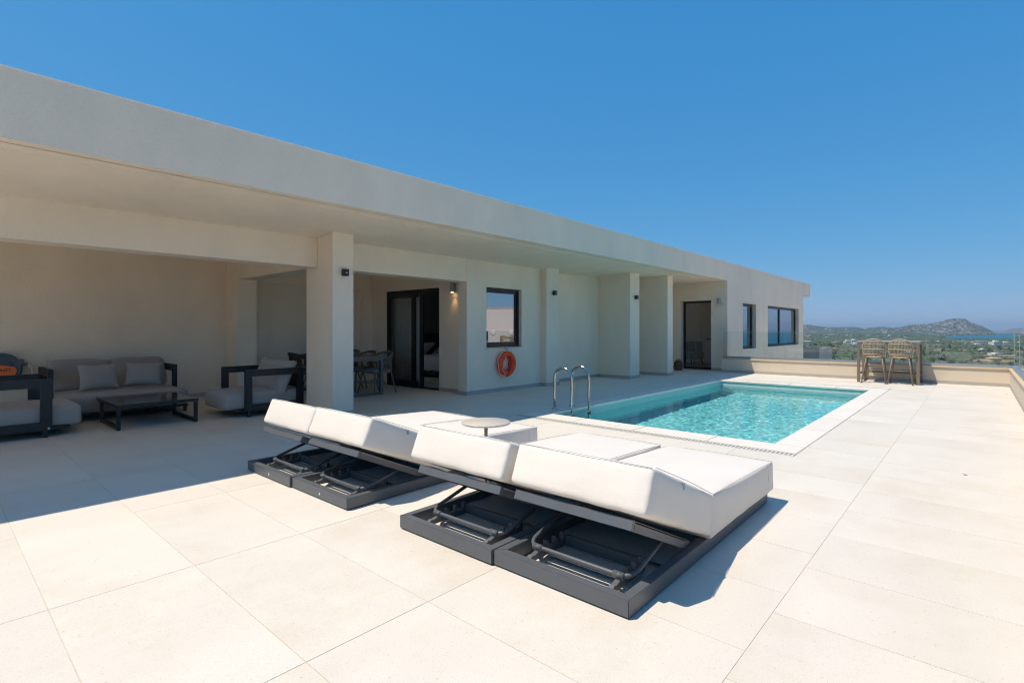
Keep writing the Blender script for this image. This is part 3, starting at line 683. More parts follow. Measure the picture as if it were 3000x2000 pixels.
# ------------------------------------------------------------------ sun loungers
def lounger(label):
    t = thing('sun_lounger', label, 'sun lounger', group='four white sun loungers in two pairs')
    W = .413; L = 2.12; A = M['anth']
    b = MB(); rw = .052; z0, z1 = .008, .088
    def miter(p):  # p: 4 plan corners
        return [(x, y, z0) for x, y in p]+[(x, y, z1) for x, y in p]
    o = [(-W, 0), (W, 0), (W, L), (-W, L)]; i_ = [(-W+rw, rw), (W-rw, rw), (W-rw, L-rw), (-W+rw, L-rw)]
    for k in range(4):
        r = MB().hexa(miter([o[k], o[(k+1) % 4], i_[(k+1) % 4], i_[k]])); r.build('frame_rail', A, t, bevel=.0025)
    for y in (.12, 1.0, 1.9):
        for x in (-W+.03, W-.03): b.box(x-.02, x+.02, y-.02, y+.02, 0, .008)
    b.build('foot_pad', M['hole'], t)
    MB().box(-W+rw, W-rw, .56, 1.02, .03, .036).box(-W+rw, W-rw, 1.024, 1.5, .03, .036).box(-W+rw, W-rw, 1.504, L-rw, .03, .036).build('base_panel', M['mesh'], t)
    MB().box(-W+.14, W-.14, .27, .42, .022, .027).build('shelf_panel', M['mesh'], t)
    MB().box(-W+rw, W-rw, L*.44, L*.44+.04, .036, .085).build('cross_rail', A, t, bevel=.002)
    # notched racks
    for sx in (-.255, .255):
        prof = [(.10, .03), (.44, .03), (.44, .062)]
        y = .44
        for k in range(4):
            y2 = y-.078; prof += [(y-.012, .105-.004*k), (y-.026, .105), (y-.030, .068), (y2+.012, .058), (y2, .064)]; y = y2
        prof += [(.10, .05)]
        v = [(sx-.014, a, c) for a, c in prof]+[(sx+.014, a, c) for a, c in prof]; n = len(prof)
        MB().add(v, [tuple(range(n-1, -1, -1)), tuple(range(n, 2*n))]+[(i, (i+1) % n, n+(i+1) % n, n+i) for i in range(n)]).build('notched_rack', M['rack'], t)
    MB().box(-.242, .242, .425, .455, .03, .088).box(-.242, .242, .455, .475, .03, .05).build('rack_channel', M['rack'], t, bevel=.002)
    # U-shaped support bar
    pts = fillet([(-.325, .56, .192), (-.325, .19, .088), (.325, .19, .088), (.325, .56, .192)], .085, 8)
    MB().tube(pts, .0125, 10).build('support_bar', A, t)
    for sx in (-.255, .255):
        MB().lathe([(.0135, -.03), (.0175, -.03), (.0175, .03), (.0135, .03)], 12, (sx, .19, .088), 'x').build('bar_clip', M['rack'], t)
    # raised back frame: tray tilted about the hinge
    ang = math.atan2(.294, .655); ca, sa = math.cos(ang), math.sin(ang); hy, hz = .75, .118
    def bk(x, s, n): return (x, hy-s*ca-n*sa, hz+s*sa-n*ca)    # s up the back, n below it
    b = MB()
    def slab(x0, x1, s0, s1, n0, n1): b.hexa([bk(x0, s1, n1), bk(x1, s1, n1), bk(x1, s0, n1), bk(x0, s0, n1), bk(x0, s1, n0), bk(x1, s1, n0), bk(x1, s0, n0), bk(x0, s0, n0)])
    W2 = .367
    slab(-W2, W2, .02, .655, .0, .006)
    b.build('back_panel', M['mesh'], t); b = MB()
    slab(-W2, -W2+.022, -.04, .659, -.004, .046); b.build('back_side_rail', A, t, bevel=.002); b = MB()
    slab(W2-.022, W2, -.04, .659, -.004, .046); b.build('back_side_rail', A, t, bevel=.002); b = MB()
    slab(-W2, W2, .6595, .68, -.006, .046); b.build('back_front_rail', A, t, bevel=.002)
    b = MB(); slab(-.3, .3, .36, .40, .006, .03); b.build('back_brace', A, t)
    # cushions
    X = .420; CX = .022
    sh_ = lambda q: [(x+CX, y, z) for x, y, z in q]
    bc = MB().cushion(sh_([(-X, .105, .440), (X, .105, .440), (X, .925, .105), (-X, .925, .105), (-X, .195, .652), (X, .195, .652), (X, .945, .348), (-X, .945, .348)]), .024, (.010, .010, .012), 12, wob=.0042, seed=1).build('back_cushion', M['white_fab'], t)
    sc = MB().cushion(sh_([(-X, .905, .092), (X, .905, .092), (X, 2.17, .090), (-X, 2.17, .090), (-X, .93, .352), (X, .93, .352), (X, 2.17, .306), (-X, 2.17, .306)]), .022, (.010, .010, .012), 14, wob=.0042, seed=2).build('seat_cushion', M['white_fab'], t)
    for sx in (-1, 1):
        x = sx*(X-.004)
        MB().tube(sh_([(x, .22, .644), (x, .58, .504), (x, .935, .352)]), .0022, 5).build('piping', M['pipe'], bc)
        MB().tube(sh_([(x, .95, .346), (x*1.01, 1.4, .338), (x*1.01, 1.8, .324), (x, 2.15, .300)]), .0022, 5).build('piping', M['pipe'], sc)
        MB().tube(sh_([(x*1.006, 2.02, .308), (x*1.022, 2.02, .2), (x*1.006, 2.02, .10)]), .0022, 5).build('piping', M['pipe'], sc)
    MB().tube(sh_([(-X+.01, 2.176, .300), (0, 2.186, .306), (X-.01, 2.176, .300)]), .0022, 5).build('piping', M['pipe'], sc)
    MB().tube(sh_([(-X+.012, .196, .645), (0, .186, .652), (X-.012, .196, .645)]), .0020, 5).build('piping', M['pipe'], bc)
    MB().box(X+CX+.0075, X+CX+.0105, .50, .522, .475, .510).build('care_tag', M['lamp_grey'], bc)
    return t
LG = {}
l1 = lounger('white sun lounger nearest the camera, right one of the front pair'); l1.location = (-1.575, 2.095, 0); l1.rotation_euler.z = R(.3)
dup(l1, (-2.408, 2.078, 0), R(.3), 'white sun lounger in the front pair, its left neighbour is the round side table')
l3 = dup(l1, (-3.79, 2.022, 0), R(.3), 'white sun lounger of the rear pair, between the round side table and its twin')
l4 = dup(l1, (-4.63, 2.004, 0), R(.3), 'white sun lounger of the rear pair farthest left, partly in roof shade')
for r, dx in ((bpy.data.objects['sun_lounger.001'], -.058), (l4, .045)):
    for ch in r.children:
        if 'cushion' in ch.name: ch.location.x += dx
for r in (l3, l4):    # small white brand plates only on the rear pair
    MB().box(.02, .034, -.0015, -.0003, .035, .052).build('maker_plate', M['tag'], r)
    for ch in r.children:
        pass
# side table
st = thing('side_table', 'small round stone-topped side table between the two pairs of loungers', 'side table', (-3.10, 3.165, 0))
MB().lathe([(0, .505), (.20, .505), (.207, .509), (.207, .520), (.203, .524), (0, .524)], 40).build('table_top', M['tabletop'], st)
MB().tube([(0, 0, .505), (0, 0, .42), (0, .0, .02)], .017, 12, r2=.012).build('stem', M['taupe'], st)
MB().lathe([(0, .0), (.15, 0), (.15, .008), (.02, .016), (0, .016)], 32).build('base', M['taupe'], st)

# ------------------------------------------------------------------ lounge set in the veranda
BK = M['black']
def loop_arm(b, pl, a0, a1, z0, z1, wd, th):
    """closed rectangular arm in plane x=pl, running a0..a1 in y"""
    b.box(pl-th/2, pl+th/2, a0, a1, z1-wd, z1).box(pl-th/2, pl+th/2, a0, a1, z0, z0+wd).box(pl-th/2, pl+th/2, a0, a0+wd, z0+wd, z1-wd).box(pl-th/2, pl+th/2, a1-wd, a1, z0+wd, z1-wd)
def armchair(label, fab):
    """faces -Y locally; origin at centre of footprint."""
    t = thing('lounge_armchair', label, 'armchair', group='black framed lounge armchairs')
    for s in (-1, 1):
        b = MB(); loop_arm(b, s*.50, -.44, .44, .085, .70, .10, .055); b.build('arm_frame', BK, t, bevel=.003)
        for y in (-.38, .38): MB().box(s*.50-.022, s*.50+.022, y-.022, y+.022, 0, .085).build('leg', BK, t)
    MB().box(-.473, .473, .385, .44, .38, .70).build('back_rail', BK, t, bevel=.003)
    MB().box(-.473, .473, -.60, .40, .085, .115).build('seat_frame', BK, t, bevel=.003)
    MB().cushion([(-.465, -.70, .115), (.465, -.70, .115), (.465, .385, .115), (-.465, .385, .115), (-.465, -.70, .36), (.465, -.70, .36), (.465, .385, .36), (-.465, .385, .36)], .045, (.012, .02, .015), wob=.004).build('seat_cushion', fab, t)
    return t
ar = armchair('black framed lounge armchair with grey seat beside the big front pillar', M['grey_fab2']); ar.location = (-8.58, 3.63, 0); ar.rotation_euler.z = R(-2)
al = armchair('black framed lounge armchair cut by the left edge below the hose reel', M['grey_fab2']); al.location = (-8.95, .57, 0); al.rotation_euler.z = R(180)
for ch in list(al.children):   # this one is a little wider
    pass
al.scale = (1.1, 1.1, 1.0)
MB().box(-.5305, -.528, -.415, -.40, .10, .12).build('maker_tag', M['tag'], al)
# big back pillow on the right armchair
def pillow(name, cx, cyy, cz, w_, h_, th, rot, fab, label, cat='cushion', group=None):
    p = MB().cushion([(-w_/2, -h_/2, -th/2), (w_/2, -h_/2, -th/2), (w_/2, h_/2, -th/2), (-w_/2, h_/2, -th/2), (-w_/2, -h_/2, th/2), (w_/2, -h_/2, th/2), (w_/2, h_/2, th/2), (-w_/2, h_/2, th/2)], .03, n=10, pinch=.78, wob=.006, seed=cx).build(name, fab)
    p.location = (cx, cyy, cz); p.rotation_euler = rot; return tag(p, label, cat, group)
pillow('back_cushion', -8.52, 3.78, .57, .98, .56, .26, (R(68), R(3), R(4)), M['grey_fab2'], 'large plump grey cushion leaning back in the armchair beside the pillar')
# sofa
sf = thing('lounge_sofa', 'grey two-seat lounge sofa with black arms against the back wall', 'sofa', (-10.3, 2.06, 0))
for s in (-1, 1):
    b = MB(); y = s*.80
    b.box(-.85, .12, y-.03, y+.03, .60, .71).box(.035, .12, y-.03, y+.03, .1, .60).box(-.85, -.76, y-.03, y+.03, .1, .60)
    b.build('arm_frame', BK, sf, bevel=.003)
    for x in (-.78, .80): MB().box(x-.02, x+.02, y*.93-.02, y*.93+.02, 0, .10).build('leg', BK, sf)
MB().box(-.85, .86, -.77, .77, .085, .115).build('seat_frame', BK, sf, bevel=.003)
MB().box(-.88, -.82, -.77, .77, .115, .62).build('back_rail', BK, sf, bevel=.003)
MB().cushion([(-.80, -.765, .115), (.92, -.765, .115), (.92, .765, .115), (-.80, .765, .115), (-.80, -.765, .355), (.92, -.765, .355), (.92, .765, .355), (-.80, .765, .355)], .05, (.015, .012, .018), 10, wob=.005).build('seat_cushion', M['grey_fab'], sf)
for s in (-1, 1):
    y0, y1 = (s*.385-.375, s*.385+.375)
    MB().cushion([(-.42, y0, .36), (-.10, y0, .36), (-.10, y1, .36), (-.42, y1, .36), (-.62, y0, .80), (-.36, y0, .82), (-.36, y1, .82), (-.62, y1, .80)], .06, (.02, .01, .02), wob=.012, seed=s).build('back_cushion', M['grey_fab'], sf)
pillow('throw_pillow', -10.06, 1.80, .575, .50, .40, .17, (R(72), 0, R(96)), M['grey_fab2'], 'grey throw pillow on the left half of the sofa', 'pillow', 'throw pillows on the sofa')
pillow('throw_pillow', -10.06, 2.38, .585, .50, .38, .17, (R(72), R(4), R(84)), M['grey_fab2'], 'grey throw pillow on the right half of the sofa', 'pillow', 'throw pillows on the sofa')
# coffee table
ct = thing('coffee_table', 'low black coffee table with dark glossy top in front of the sofa', 'coffee table', (-8.80, 2.125, 0))
for s in (-1, 1):
    y = s*.445; b = MB()
    b.box(.525, .575, y-.02, y+.02, .012, .31).box(-.415, -.365, y-.02, y+.02, .012, .31).box(-.365, .525, y-.02, y+.02, .012, .055)
    b.build('leg_frame', BK, ct, bevel=.002)
    for x in (.55, -.39): MB().box(x-.015, x+.015, y-.015, y+.015, 0, .012).build('foot', M['hole'], ct)
MB().box(-.60, .58, -.47, -.43, .29, .322).box(-.60, .58, .43, .47, .29, .322).box(.54, .58, -.43, .43, .29, .322).box(-.60, -.56, -.43, .43, .29, .322).build('top_frame', BK, ct, bevel=.002)
MB().box(-.605, .585, -.475, .475, .3225, .334).build('table_top', M['glass_top'], ct, bevel=.002)
# hose reel on the wall
hr = thing('hose_reel', 'blue-grey wall hose reel with an orange label above the left armchair', 'hose reel', (-11.25, .80, .70))
MB().lathe([(0, .04), (.20, .04), (.235, .06), (.245, .09), (.245, .17), (.235, .195), (.205, .20), (.195, .19), (.15, .19), (.14, .20), (0, .20)], 40, (0, 0, 0), 'x').build('reel_drum', M['reel'], hr)
MB().box(0, .06, -.09, .09, -.3, .12).build('wall_bracket', M['rack'], hr, bevel=.005)
pl = [(-.20, -.115), (.13, -.115), (.165, -.08), (.175, -.02), (.155, .025), (.06, .045), (-.02, .062), (-.12, .05), (-.20, .02)]
b = MB(); n = len(pl); b.add([(.201, y, z) for y, z in pl]+[(.214, y, z) for y, z in pl], [tuple(range(n-1, -1, -1)), tuple(range(n, 2*n))]+[(i, (i+1) % n, n+(i+1) % n, n+i) for i in range(n)])
lab = b.build('label_plate', M['orange_l'], hr, bevel=.003)
tc = bpy.data.curves.new('lettering', 'FONT'); tc.body = 'KRAFT'; tc.size = .052; tc.align_x = 'LEFT'; tc.extrude = .0006; tc.offset = .0012
tmp = bpy.data.objects.new('lettering_curve', tc); COL.objects.link(tmp); bpy.context.view_layer.update()
lm = bpy.data.meshes.new_from_object(tmp.evaluated_get(bpy.context.evaluated_depsgraph_get())); bpy.data.objects.remove(tmp); lm.materials.clear(); lm.materials.append(M['ink'])
to = bpy.data.objects.new('lettering', lm); COL.objects.link(to); to.parent = lab
to.location = (.2150, -.055, -.035); to.rotation_euler = (R(90), 0, R(90)); to.scale = (1.05, 1, 1)
em = MB()
for (y0, y1, z0, z1) in ((-.115, -.095, -.005, .0), (-.115, -.110, -.035, .0), (-.115, -.095, -.035, -.030), (-.088, -.070, -.005, .0), (-.075, -.070, -.035, .0), (-.088, -.070, -.035, -.030)): em.box(.2148, .2156, y0, y1, z0, z1)
em.build('emblem', M['ink'], lab)
MB().box(.08, .20, .19, .26, .05, .14).box(.09, .19, .24, .30, .035, .085).build('hose_guide', M['rack'], hr, bevel=.008)
MB().tube(fillet([(.14, .29, .06), (.16, .35, .0), (.16, .36, -.12), (.15, .345, -.33)], .06), .009, 8).build('hose', M['rope_w'], hr)
MB().lathe([(.014, -.03), (.026, -.03), (.028, .02), (.018, .03)], 14, (.15, .345, -.345)).build('hose_nozzle', M['yellow'], hr)

# ------------------------------------------------------------------ dining set
dt = thing('dining_table', 'grey teak dining table with square metal end frames behind the big pillar', 'dining table', (-9.85, 5.72, 0))
for i in range(6):
    y = -.45+i*.15; MB().box(-1.05, 1.02, y+.002, y+.148, .735, .775).build('top_board', M['wood'], dt, bevel=.002)
MB().box(-.96, .96, -.42, .42, .68, .735).build('apron', M['wood'], dt)
for x in (-.93, .93):
    b = MB(); b.box(x-.035, x+.035, -.42, -.36, .05, .68).box(x-.035, x+.035, .36, .42, .05, .68).box(x-.035, x+.035, -.42, .42, 0, .05)
    b.build('leg_frame', M['anth'], dt, bevel=.003)
def rope_chair(label, fab, group):
    """faces -Y; tub back of ropes round the +Y side"""
    t = thing('dining_chair', label, 'dining chair', group=group)
    def rim(a, z): 
        k = math.sin(a) if a > 0 else 0
        return Vector((.29*math.cos(a), .02+.27*math.sin(a), z))
    A0, A1 = R(-12), R(192); n = 34
    top = []; low = []
    for i in range(n+1):
        a = A0+(A1-A0)*i/n; u = math.sin((i/n)*math.pi); top.append(Vector((.295*math.cos(a), .03+.28*math.sin(a), .665+.165*u**.8))); low.append(Vector((.235*math.cos(a), .02+.225*math.sin(a), .47)))
    MB().tube(top, .024, 8).build('back_rim', fab, t)
    MB().tube(low, .014, 6).build('seat_rim', M['wood'], t)
    b = MB()
    for i in range(0, n+1): b.tube([low[i], (low[i]+top[i])/2+Vector(((low[i]+top[i]).x*.02, .008, 0)), top[i]], .0075, 4)
    b.build('rope_back', fab, t)
    MB().cushion([(-.22, -.24, .44), (.22, -.24, .44), (.22, .2, .44), (-.22, .2, .44), (-.22, -.24, .50), (.22, -.24, .50), (.22, .2, .50), (-.22, .2, .50)], .025).build('seat', M['grey_fab'], t)
    MB().box(-.21, .21, -.21, .2, .415, .44).build('seat_frame', M['wood'], t, bevel=.004)
    for sx in (-1, 1):
        MB().tube([(sx*.20, -.2, .47), (sx*.26, -.27, 0)], .019, 8, r2=.013).build('leg', M['wood'], t)
        MB().tube([(sx*.24, .16, .62), (sx*.22, .18, .44), (sx*.25, .30, 0)], .019, 8, r2=.013).build('leg', M['wood'], t)
    return t
g = 'rope-backed chairs round the dining table'
c1 = rope_chair('taupe rope-backed dining chair at the table end nearest the sliding door', M['wicker_grey'], g); c1.location = (-9.20, 6.20, 0); c1.rotation_euler.z = R(4)
dup(c1, (-9.86, 6.23, 0), R(-3), 'taupe rope-backed dining chair, middle one on the sliding door side of the table', g)
dup(c1, (-10.52, 6.24, 0), R(2), 'taupe rope-backed dining chair peeping out just right of the big pillar', g)
c4 = rope_chair('dark brown rope-backed dining chair left of the big pillar, farther from it', M['wicker_dark'], g); c4.location = (-10.05, 5.10, 0); c4.rotation_euler.z = R(178)
dup(c4, (-9.38, 5.08, 0), R(183), 'dark brown rope-backed dining chair half hidden by the left edge of the big pillar', g)

# ------------------------------------------------------------------ bar table and stools at the far parapet
bt = thing('bar_table', 'tall taupe bar table with pale top against the far parapet', 'bar table', (-1.60, 15.83, 0))
T = M['taupe']; hx, hy = .585, .40
for sx in (-1, 1):
    for sy in (-1, 1): MB().box(sx*hx-.03, sx*hx+.03, sy*hy-.03, sy*hy+.03, 0, .985).build('leg', T, bt, bevel=.002)
    MB().box(sx*hx-.02, sx*hx+.02, -hy+.03, hy-.03, .20, .24).build('foot_rail', T, bt)
    MB().box(sx*hx-.02, sx*hx+.02, -hy+.03, hy-.03, .94, .985).build('top_rail', T, bt)
MB().box(-hx+.03, hx-.03, hy-.02, hy+.02, .20, .24).build('foot_rail', T, bt)
MB().box(-hx+.03, hx-.03, -hy-.028, -hy+.028, .95, .985).box(-hx+.03, hx-.03, hy-.028, hy+.028, .95, .985).build('top_rail', T, bt)
MB().box(-hx-.035, hx+.035, -hy-.035, hy+.035, .9855, 1.022).build('table_top', mat('pale_grey_laminate', (.40, .37, .33), .35, .1, 8), bt, bevel=.003)
def stool(label):
    """faces +Y; back towards -Y"""
    t = thing('bar_stool', label, 'bar stool', group='natural wicker bar stools at the bar table')
    wk = M['wicker']
    def sh(u, v):   # u -1..1 across, v 0..1 up the back shell
        z = .655+.415*v; wd = .235 if v < .55 else .235*math.sqrt(max(0, 1-((v-.55)/.45)**2))
        if v < .25: wd = .205+.03*(v/.25)
        x = wd*u; y = -.17-.05*(1-(1-v)**2)-.035*v+.085*(x/.235)**2
        if v < .2: y += .03*(1-v/.2)**2
        return Vector((x, y, z))
    rim = [sh(-1, i/14) for i in range(15)]+[sh(-1+2*i/12, 1) for i in range(1, 12)]+[sh(1, 1-i/14) for i in range(15)]
    rim = [sh(-1, v) for v in np.linspace(0, .999, 22)]+[sh(1, v) for v in np.linspace(.999, 0, 22)]
    MB().tube(rim, .0135, 7).build('back_rim', wk, t)
    for v in (.12, .42, .72): MB().tube([sh(-1+2*i/12, v)+Vector((0, -.006, 0)) for i in range(13)], .0105, 6).build('back_band', wk, t)
    b = MB()
    for k in range(17):
        x = -.215+.43*k/16; pts = []
        for j in range(9):
            v = j/8
            lim = sh(1, v).x
            vmax = 1 if abs(x) < .02 else .55+.45*math.sqrt(max(0, 1-(x/.235)**2))
            vv = v*vmax*.995; wd = max(.001, sh(1, vv).x); p = sh(max(-1, min(1, x/wd)), vv)
            pts.append(p+Vector((.004*math.sin(j*3+k), .003*math.cos(j*2.1+k*1.7), 0)))
        b.tube(pts, .0075, 5)
    b.build('wicker_strand', wk, t, kind='stuff')
    # seat: woven disc with rim
    sr = [Vector((.215*math.cos(a), .02+.205*math.sin(a), .655+.02*math.sin(a))) for a in np.linspace(0, 2*math.pi, 29)[:-1]]
    MB().tube(sr, .013, 6, True).build('seat_rim', wk, t)
    b = MB()
    for k in range(15):
        y = -.17+.37*k/14; q = math.sqrt(max(0.0004, 1-((y-.015)/.21)**2))*.21; b.tube([(-q, y, .657+.1*(y-.02)), (0, y, .648+.1*(y-.02)), (q, y, .657+.1*(y-.02))], .010, 5)
    b.build('seat_weave', wk, t, kind='stuff')
    fe = {}
    for sx in (-1, 1):
        for sy in (-1, 1):
            p0, p1 = Vector((sx*.155, .02+sy*.14, .65)), Vector((sx*.243, .0+sy*.255, .0)); fe[sx, sy] = (p0, p1)
            MB().tube([p0, p1], .0145, 8).build('leg', T, t)
            MB().lathe([(.016, 0), (.022, 0), (.022, .012), (.015, .016)], 10, tuple(p1)).build('foot_cap', T, t)
    k = .5
    mid = lambda s: fe[s][0]*(1-k)+fe[s][1]*k
    for a, c in (((-1, -1), (1, -1)), ((-1, 1), (1, 1)), ((-1, -1), (-1, 1)), ((1, -1), (1, 1))): MB().tube([mid(a), mid(c)], .009, 6).build('foot_rest', T, t)
    return t
s1 = stool('natural wicker bar stool, left of the two tucked at the bar table'); s1.location = (-1.855, 15.47, 0)
dup(s1, (-1.33, 15.46, 0), R(-2), 'natural wicker bar stool, right of the two tucked at the bar table', 'natural wicker bar stools at the bar table')

# ------------------------------------------------------------------ landscape (real distances; terrace stands some 36 m above the plain)
TH = R(41.56); FX, FY, RX, RY = -math.sin(TH), math.cos(TH), math.cos(TH), math.sin(TH)
def land(px, d, z=0):     # photo column -> a real place d metres out along the view axis
    l = d*(px-1500)/1534; return Vector((FX*d+RX*l, FY*d+RY*l, z))
GZ = -36.; SEA = -41.
def ground_z(x, y):
    r = math.hypot(x, y); az = math.degrees(math.atan2(x, y))
    t = min(1, max(0, (r-60)/420)); z = -7+(GZ+7)*(t*t*(3-2*t))
    # coast: bay to the north-east, open sea to the east
    coast = 2720 if az < 3 else max(700., 2720-(az-3)*260)
    if az < -1.5: coast = 2720+(-1.5-az)*900
    if -120 < az < 170 and az > -10:
        if r > coast: z = GZ-9*min(1, (r-coast)/60)
    z += 1.2*noise.noise(Vector((x*.004, y*.004, 0))) if r > 300 else 0
    return z
rs = [25, 60, 100, 160, 230, 300, 380, 460, 540, 620, 700, 800, 900, 1000, 1150, 1300, 1450, 1600, 1800, 2000, 2200, 2400, 2550, 2650, 2720, 2760, 2800, 2900, 3100, 3500, 4000, 5000, 7000, 9000]
azs = list(np.arange(-180, -20, 10))+list(np.arange(-20, 30, .5))+list(np.arange(30, 180.1, 10))
vs_ = []; fs_ = []
for r in rs:
    for a in azs:
        x, y = r*math.sin(R(a)), r*math.cos(R(a)); vs_.append((x, y, ground_z(x, y)))
na = len(azs)
for i in range(len(rs)-1):
    for j in range(na-1): fs_.append((i*na+j, i*na+j+1, (i+1)*na+j+1, (i+1)*na+j))
fs_.append(tuple(range(na-1)))
MB().add(vs_, fs_, 0, True).build('ground', M['plain'], kind='structure')
MB().add([(24000*math.sin(2*math.pi*i/96), 24000*math.cos(2*math.pi*i/96), SEA) for i in range(96)], [tuple(range(95, -1, -1))]).build('sea', M['sea'], kind='structure')

SAMP = {}
def hills(name, prof, d0, dr, d1, base, m, nx=220, ny=46, amp=.10, seed=0, fsc=.006):
    xs_ = np.linspace(prof[0][0], prof[-1][0], nx); V = []; tr = (dr-d0)/(d1-d0)
    def at(px, t):
        yr = np.interp(px, [p[0] for p in prof], [p[1] for p in prof])+(2.2 if name == 'hill_range' else 0); zr = 1.3+(965-yr)/1534*dr
        s = t/tr if t < tr else 1-(t-tr)/(1-tr)
        s = max(0, s); s = s**.8 if t < tr else s**.7
        p = land(px, d0+(d1-d0)*t)
        nz = noise.fractal(Vector((p.x*fsc, p.y*fsc, seed)), .9, 2.1, 6)
        rd = 1-abs(noise.noise(Vector((p.x*fsc*.45, p.y*fsc*.45, seed+4))))*2
        return (p.x, p.y, base+(zr-base)*s*(1+amp*nz*(1-.75*s**3)*(1 if t < tr else .5)+amp*.8*rd*s*(1-s)*2))
    for j in range(ny):
        for px in xs_: V.append(at(px, j/(ny-1)))
    SAMP[name] = (at, prof[0][0], prof[-1][0], tr)
    F = [(j*nx+i, j*nx+i+1, (j+1)*nx+i+1, (j+1)*nx+i) for j in range(ny-1) for i in range(nx-1)]
    return MB().add(V, F, 0, True).build(name, m, kind='structure')
hills('hill_range', [(2000, 951), (2200, 950), (2330, 952), (2362, 950), (2385, 952), (2405, 955.5), (2425, 960), (2450, 957.5), (2480, 956.5), (2505, 957), (2530, 961.5), (2555, 959), (2575, 956), (2600, 956.5), (2625, 960), (2655, 955), (2680, 955), (2720, 958), (2780, 965)], 4300, 5300, 6600, GZ-1, M['hillg'], amp=.24, seed=3, fsc=.010)
hills('mountain', [(2585, 968), (2620, 961), (2640, 956), (2660, 953), (2680, 952), (2700, 950.5), (2712, 949), (2722, 949), (2740, 945), (2760, 941.5), (2775, 937), (2790, 934.5), (2805, 932), (2820, 933), (2832, 936), (2838, 941), (2850, 946), (2862, 951), (2878, 957), (2892, 963), (2904, 969), (2914, 976)], 3700, 4250, 5100, SEA-2, M['rock'], nx=330, ny=70, amp=.11, seed=9, fsc=.013)
hills('headland', [(2880, 972), (2912, 970.5), (2930, 969.5), (2945, 968), (2960, 963), (2975, 960.5), (2985, 961), (3005, 958), (3040, 955), (3090, 962), (3140, 972)], 5150, 5900, 7000, SEA-2, M['rock'], amp=.14, seed=5)
hills('distant_ridge', [(2200, 959), (2380, 957), (2410, 955.5), (2440, 956.5), (2500, 960), (2560, 960), (2620, 960), (2700, 963)], 7200, 8200, 9200, GZ-1, M['hillg'], seed=8, ny=20)
for (pts, l) in (([(2690, 940), (2905, 905), (2990, 930), (2760, 1010)], 0), ([(2850, 745), (2990, 720), (3010, 770), (2900, 800)], 0), ([(2830, 610), (2960, 590), (2990, 640), (2870, 668)], 0), ([(2840, 2150), (2720, 2000), (2850, 1900), (2950, 2050)], 0)):
    V = [land(px, d) for px, d in pts]
    MB().add([(p.x, p.y, ground_z(p.x, p.y)+.35) for p in V], [tuple(range(len(V)))]).build('field', M['field'], kind='structure')

